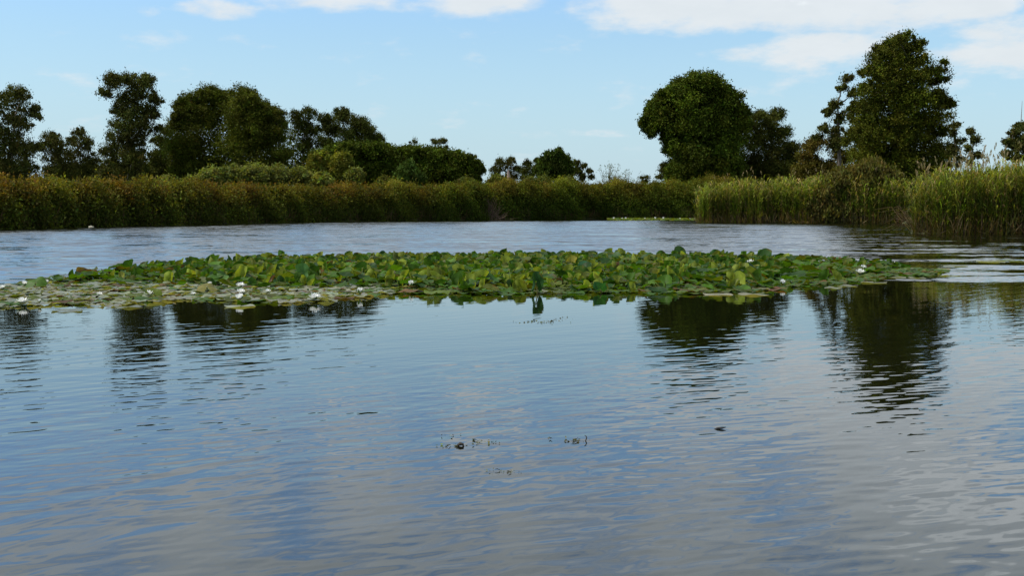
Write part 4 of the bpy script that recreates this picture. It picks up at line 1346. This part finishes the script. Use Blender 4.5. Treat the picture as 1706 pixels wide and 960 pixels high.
# ------------------------------------------------------------------ floating scraps
def build_scraps():
    g = np.random.default_rng(91)

    def weed(px, py, w, n, label, dark=False, up=.007):
        p = on_water(px, py)
        sc = p[1] / F
        a = Acc()
        n = int(n * .6)
        c = np.column_stack([g.normal(0, w * sc * .33, n), g.normal(0, .020 * p[1] ** 2 / 16, n), g.uniform(0, up, n) * .5])
        d = unit(np.column_stack([g.normal(0, 1, n), g.normal(0, .6, n), g.normal(0, .12, n)]))
        L = g.uniform(.005, .018, n) * (p[1] / 4.4) ** .5
        V, Q = leaf_quads(c, d, L, L * g.uniform(.25, .6, n))
        a.add(V, Q, jit((.10, .105, .05), n, .5))
        c = c[: max(2, n // 8)]
        for q in c:
            e = q + np.array([g.normal(0, .012), g.normal(0, .02), g.uniform(0, .008)])
            V, Q = tube([q, (q + e) / 2 + np.array([0, 0, .002]), e], [.0012, .0014, .0006], 4)
            a.add(V, Q, (.03, .03, .015))
        o = link('floating_weed', a.mesh('floating_weed', MAT_SHRUB), None, (p[0], p[1], .002))
        tag(o, label, 'floating weed')

    weed(748, 745, 48, 34, 'broken line of dark weed scraps left of the small dark lump in mid water')
    weed(805, 738, 42, 44, 'green brown weed scraps right of the small dark lump in mid water')
    weed(750, 727, 26, 14, 'faint small weed scraps just above the dark lump in mid water')
    weed(955, 735, 42, 36, 'weed scraps with a curled twig, on the right of the mid water line')
    weed(922, 731, 26, 9, 'few thin weed scraps left of the curled twig in mid water')
    weed(895, 537, 62, 70, 'long pale weed patch floating in calm water below the large upright dark leaf')
    weed(935, 533, 26, 22, 'small weed patch right of the long pale patch in calm water')
    weed(842, 788, 46, 34, 'lowest faint weed patch, nearest to the viewer')
    p = on_water(767, 744)
    V, Q = tube([(-.016, 0, -.004), (-.010, 0, .004), (0, .002, .010), (.009, 0, .008), (.015, 0, -.002)], [.0015, .0055, .0075, .006, .0015], 8)
    a = Acc(); a.add(V, Q, (.035, .028, .02))
    o = link('floating_lump', a.mesh('floating_lump', MAT_BARK, True), None, p)
    tag(o, 'small dark round lump of debris floating in mid water', 'debris')
    p = on_water(975, 735)
    V, Q = tube([(-.003, 0, -.01), (.003, 0, .005), (.006, 0, .012), (.003, 0, .020), (-.003, 0, .023)], [.002, .0025, .0025, .002, .001], 6)
    a = Acc(); a.add(V, Q, (.05, .045, .03))
    o = link('floating_twig', a.mesh('floating_twig', MAT_BARK, True), None, p)
    tag(o, 'short curled dark twig sticking up from mid water scraps', 'twig')
    p = on_water(1200, 715.5)
    V, Q = tube([(-.030, .002, -.002), (-.012, 0, .004), (.008, -.002, .006), (.026, .004, .008)], [.001, .005, .005, .001], 6)
    a = Acc(); a.add(V, Q, (.03, .03, .03))
    o = link('floating_leaf', a.mesh('floating_leaf', MAT_BARK, True), None, p)
    tag(o, 'single dark sliver of leaf floating alone right of centre', 'leaf')


# ------------------------------------------------------------------ sky and sun
SUN_EL, SUN_AZ = 57.0, -98.0


def build_sky():
    w = bpy.data.worlds.new('World')
    scene.world = w
    w.use_nodes = True
    nt = w.node_tree
    bg = nt.nodes['Background']
    sky = N(nt, 'ShaderNodeTexSky', sky_type='NISHITA')
    sky.sun_disc = False
    sky.sun_elevation = R(SUN_EL)
    sky.sun_rotation = R(SUN_AZ)
    sky.air_density = 1.0
    sky.dust_density = 1.2
    sky.ozone_density = 1.4
    tc = N(nt, 'ShaderNodeTexCoord')
    sep = N(nt, 'ShaderNodeSeparateXYZ')
    nt.links.new(tc.outputs['Generated'], sep.inputs[0])
    x, y, z = sep.outputs
    az = M(nt, 'ARCTAN2', x, y)
    el = M(nt, 'ARCSINE', z)
    # cloud layer seen in perspective
    zz = M(nt, 'MAXIMUM', M(nt, 'ADD', z, .25), .05)
    q = N(nt, 'ShaderNodeCombineXYZ')
    nt.links.new(M(nt, 'DIVIDE', x, zz), q.inputs[0])
    nt.links.new(M(nt, 'DIVIDE', y, zz), q.inputs[1])

    def nz(scale, detail, rough, seed):
        a = N(nt, 'ShaderNodeVectorMath', operation='ADD')
        nt.links.new(q.outputs[0], a.inputs[0])
        a.inputs[1].default_value = (seed, seed * 1.7, seed * .3)
        n = N(nt, 'ShaderNodeTexNoise')
        n.inputs['Scale'].default_value = scale
        n.inputs['Detail'].default_value = detail
        n.inputs['Roughness'].default_value = rough
        nt.links.new(a.outputs[0], n.inputs['Vector'])
        return n.outputs['Fac']

    detail = nz(5.2, 9, .60, 3.3)
    shade = nz(7.0, 7, .6, 8.1)
    bias = None
    #        px,   py,  half width, half height, strength
    BL = [(1190, 26, 220, 40, 1.4), (1420, 12, 260, 56, 1.5), (1600, 28, 75, 42, 1.3), (1350, 96, 102, 33, 1.08), (1255, 98, 50, 18, .8), (1690, 100, 115, 40, 1.15), (1700, 150, 40, 10, .5), (590, 4, 140, 25, .92), (815, 5, 90, 26, 1.02), (365, 32, 58, 16, .78),
          (845, 38, 40, 8, .35), (1010, 224, 48, 7, .55), (240, 40, 60, 10, .35), (495, 86, 60, 8, .30), (1560, 165, 180, 20, .25),
          # above the picture, seen mirrored in the water
          (1640, -94, 200, 52, 2.65), (1150, -60, 230, 40, .7), (820, -110, 300, 40, .62)]
    for (px, py, sx, sy, st) in BL:
        a0, e0 = math.atan((px - 853) / F), math.atan((350 - py) / F)
        da = M(nt, 'DIVIDE', M(nt, 'SUBTRACT', az, a0), sx / F)
        de = M(nt, 'DIVIDE', M(nt, 'SUBTRACT', el, e0), sy / F)
        d2 = M(nt, 'ADD', M(nt, 'MULTIPLY', da, da), M(nt, 'MULTIPLY', de, de))
        d4 = M(nt, 'MULTIPLY', d2, d2)
        gss = M(nt, 'MULTIPLY', M(nt, 'EXPONENT', M(nt, 'MULTIPLY', d4, -.7)), st)
        bias = gss if bias is None else M(nt, 'MAXIMUM', bias, gss)
    # broken cloud higher up
    high = maprange(nt, el, R(11.3), R(15.2), 0.0, .92)
    bias = M(nt, 'MAXIMUM', bias, high)
    dens = M(nt, 'ADD', bias, M(nt, 'MULTIPLY', M(nt, 'SUBTRACT', detail, .5), 3.4))
    cover = maprange(nt, dens, .18, 1.15)
    thick = maprange(nt, dens, .55, 1.35)
    # undersides of thick cloud overhead are greyer
    over = maprange(nt, el, R(12.5), R(19.0))
    grey = M(nt, 'MULTIPLY', maprange(nt, shade, .35, .65), M(nt, 'ADD', .45, M(nt, 'MULTIPLY', over, .55)))
    ccol = N(nt, 'ShaderNodeMix', data_type='RGBA')
    nt.links.new(grey, ccol.inputs['Factor'])
    ccol.inputs['A'].default_value = (4.4, 4.65, 4.8, 1)
    ccol.inputs['B'].default_value = (4.0, 4.3, 4.5, 1)
    lit = N(nt, 'ShaderNodeMix', data_type='RGBA')      # extra brightness put into the densest cloud for its mirrored patch
    nt.links.new(maprange(nt, dens, 1.9, 2.9), lit.inputs['Factor'])
    nt.links.new(ccol.outputs['Result'], lit.inputs['A'])
    lit.inputs['B'].default_value = (5.9, 6.1, 6.2, 1)
    # slight veil that whitens the sky low down
    sat = N(nt, 'ShaderNodeMix', data_type='RGBA')
    nt.links.new(maprange(nt, el, R(-2), R(13.5), .95, .22), sat.inputs['Factor'])
    tint = N(nt, 'ShaderNodeVectorMath', operation='MULTIPLY')
    nt.links.new(sky.outputs[0], tint.inputs[0])
    deep = N(nt, 'ShaderNodeMix', data_type='RGBA')      # clearer, deeper blue higher up
    nt.links.new(maprange(nt, el, R(8.0), R(14.0)), deep.inputs['Factor'])
    deep.inputs['A'].default_value = (.71, .93, 1.02, 1)
    deep.inputs['B'].default_value = (.74, 1.0, 1.22, 1)
    nt.links.new(deep.outputs['Result'], tint.inputs[1])
    nt.links.new(tint.outputs[0], sat.inputs['A'])
    sat.inputs['B'].default_value = (2.95, 3.86, 4.38, 1)
    mix = N(nt, 'ShaderNodeMix', data_type='RGBA')
    nt.links.new(M(nt, 'MULTIPLY', cover, .93), mix.inputs['Factor'])
    nt.links.new(sat.outputs['Result'], mix.inputs['A'])
    nt.links.new(lit.outputs['Result'], mix.inputs['B'])
    nt.links.new(mix.outputs['Result'], bg.inputs['Color'])
    bg.inputs['Strength'].default_value = .12

    s = bpy.data.lights.new('sun', 'SUN')
    s.energy = 3.2
    s.angle = R(1.5)
    s.color = (1.0, .95, .87)
    o = bpy.data.objects.new('sun', s)
    e, a = R(SUN_EL), R(SUN_AZ)
    d = Vector((math.sin(a) * math.cos(e), math.cos(a) * math.cos(e), math.sin(e)))
    o.rotation_euler = d.to_track_quat('Z', 'Y').to_euler()
    o.location = (0, 0, 60)
    col.objects.link(o)


build_sky()
build_water()
build_ground()
build_trees()
build_bank()
build_lilies()
build_flowers()
build_scraps()

scene.view_settings.view_transform = 'Standard'
scene.view_settings.look = 'None'
scene.view_settings.exposure = 0.6
scene.view_settings.gamma = 1.0
scene.view_settings.use_curve_mapping = False
scene.cycles.max_bounces = 8
scene.cycles.transparent_max_bounces = 4
scene.cycles.use_denoising = True
scene.cycles.denoiser = 'OPENIMAGEDENOISE'
scene.cycles.sample_clamp_indirect = 6.0
scene.render.resolution_x = 1024
scene.render.resolution_y = 577
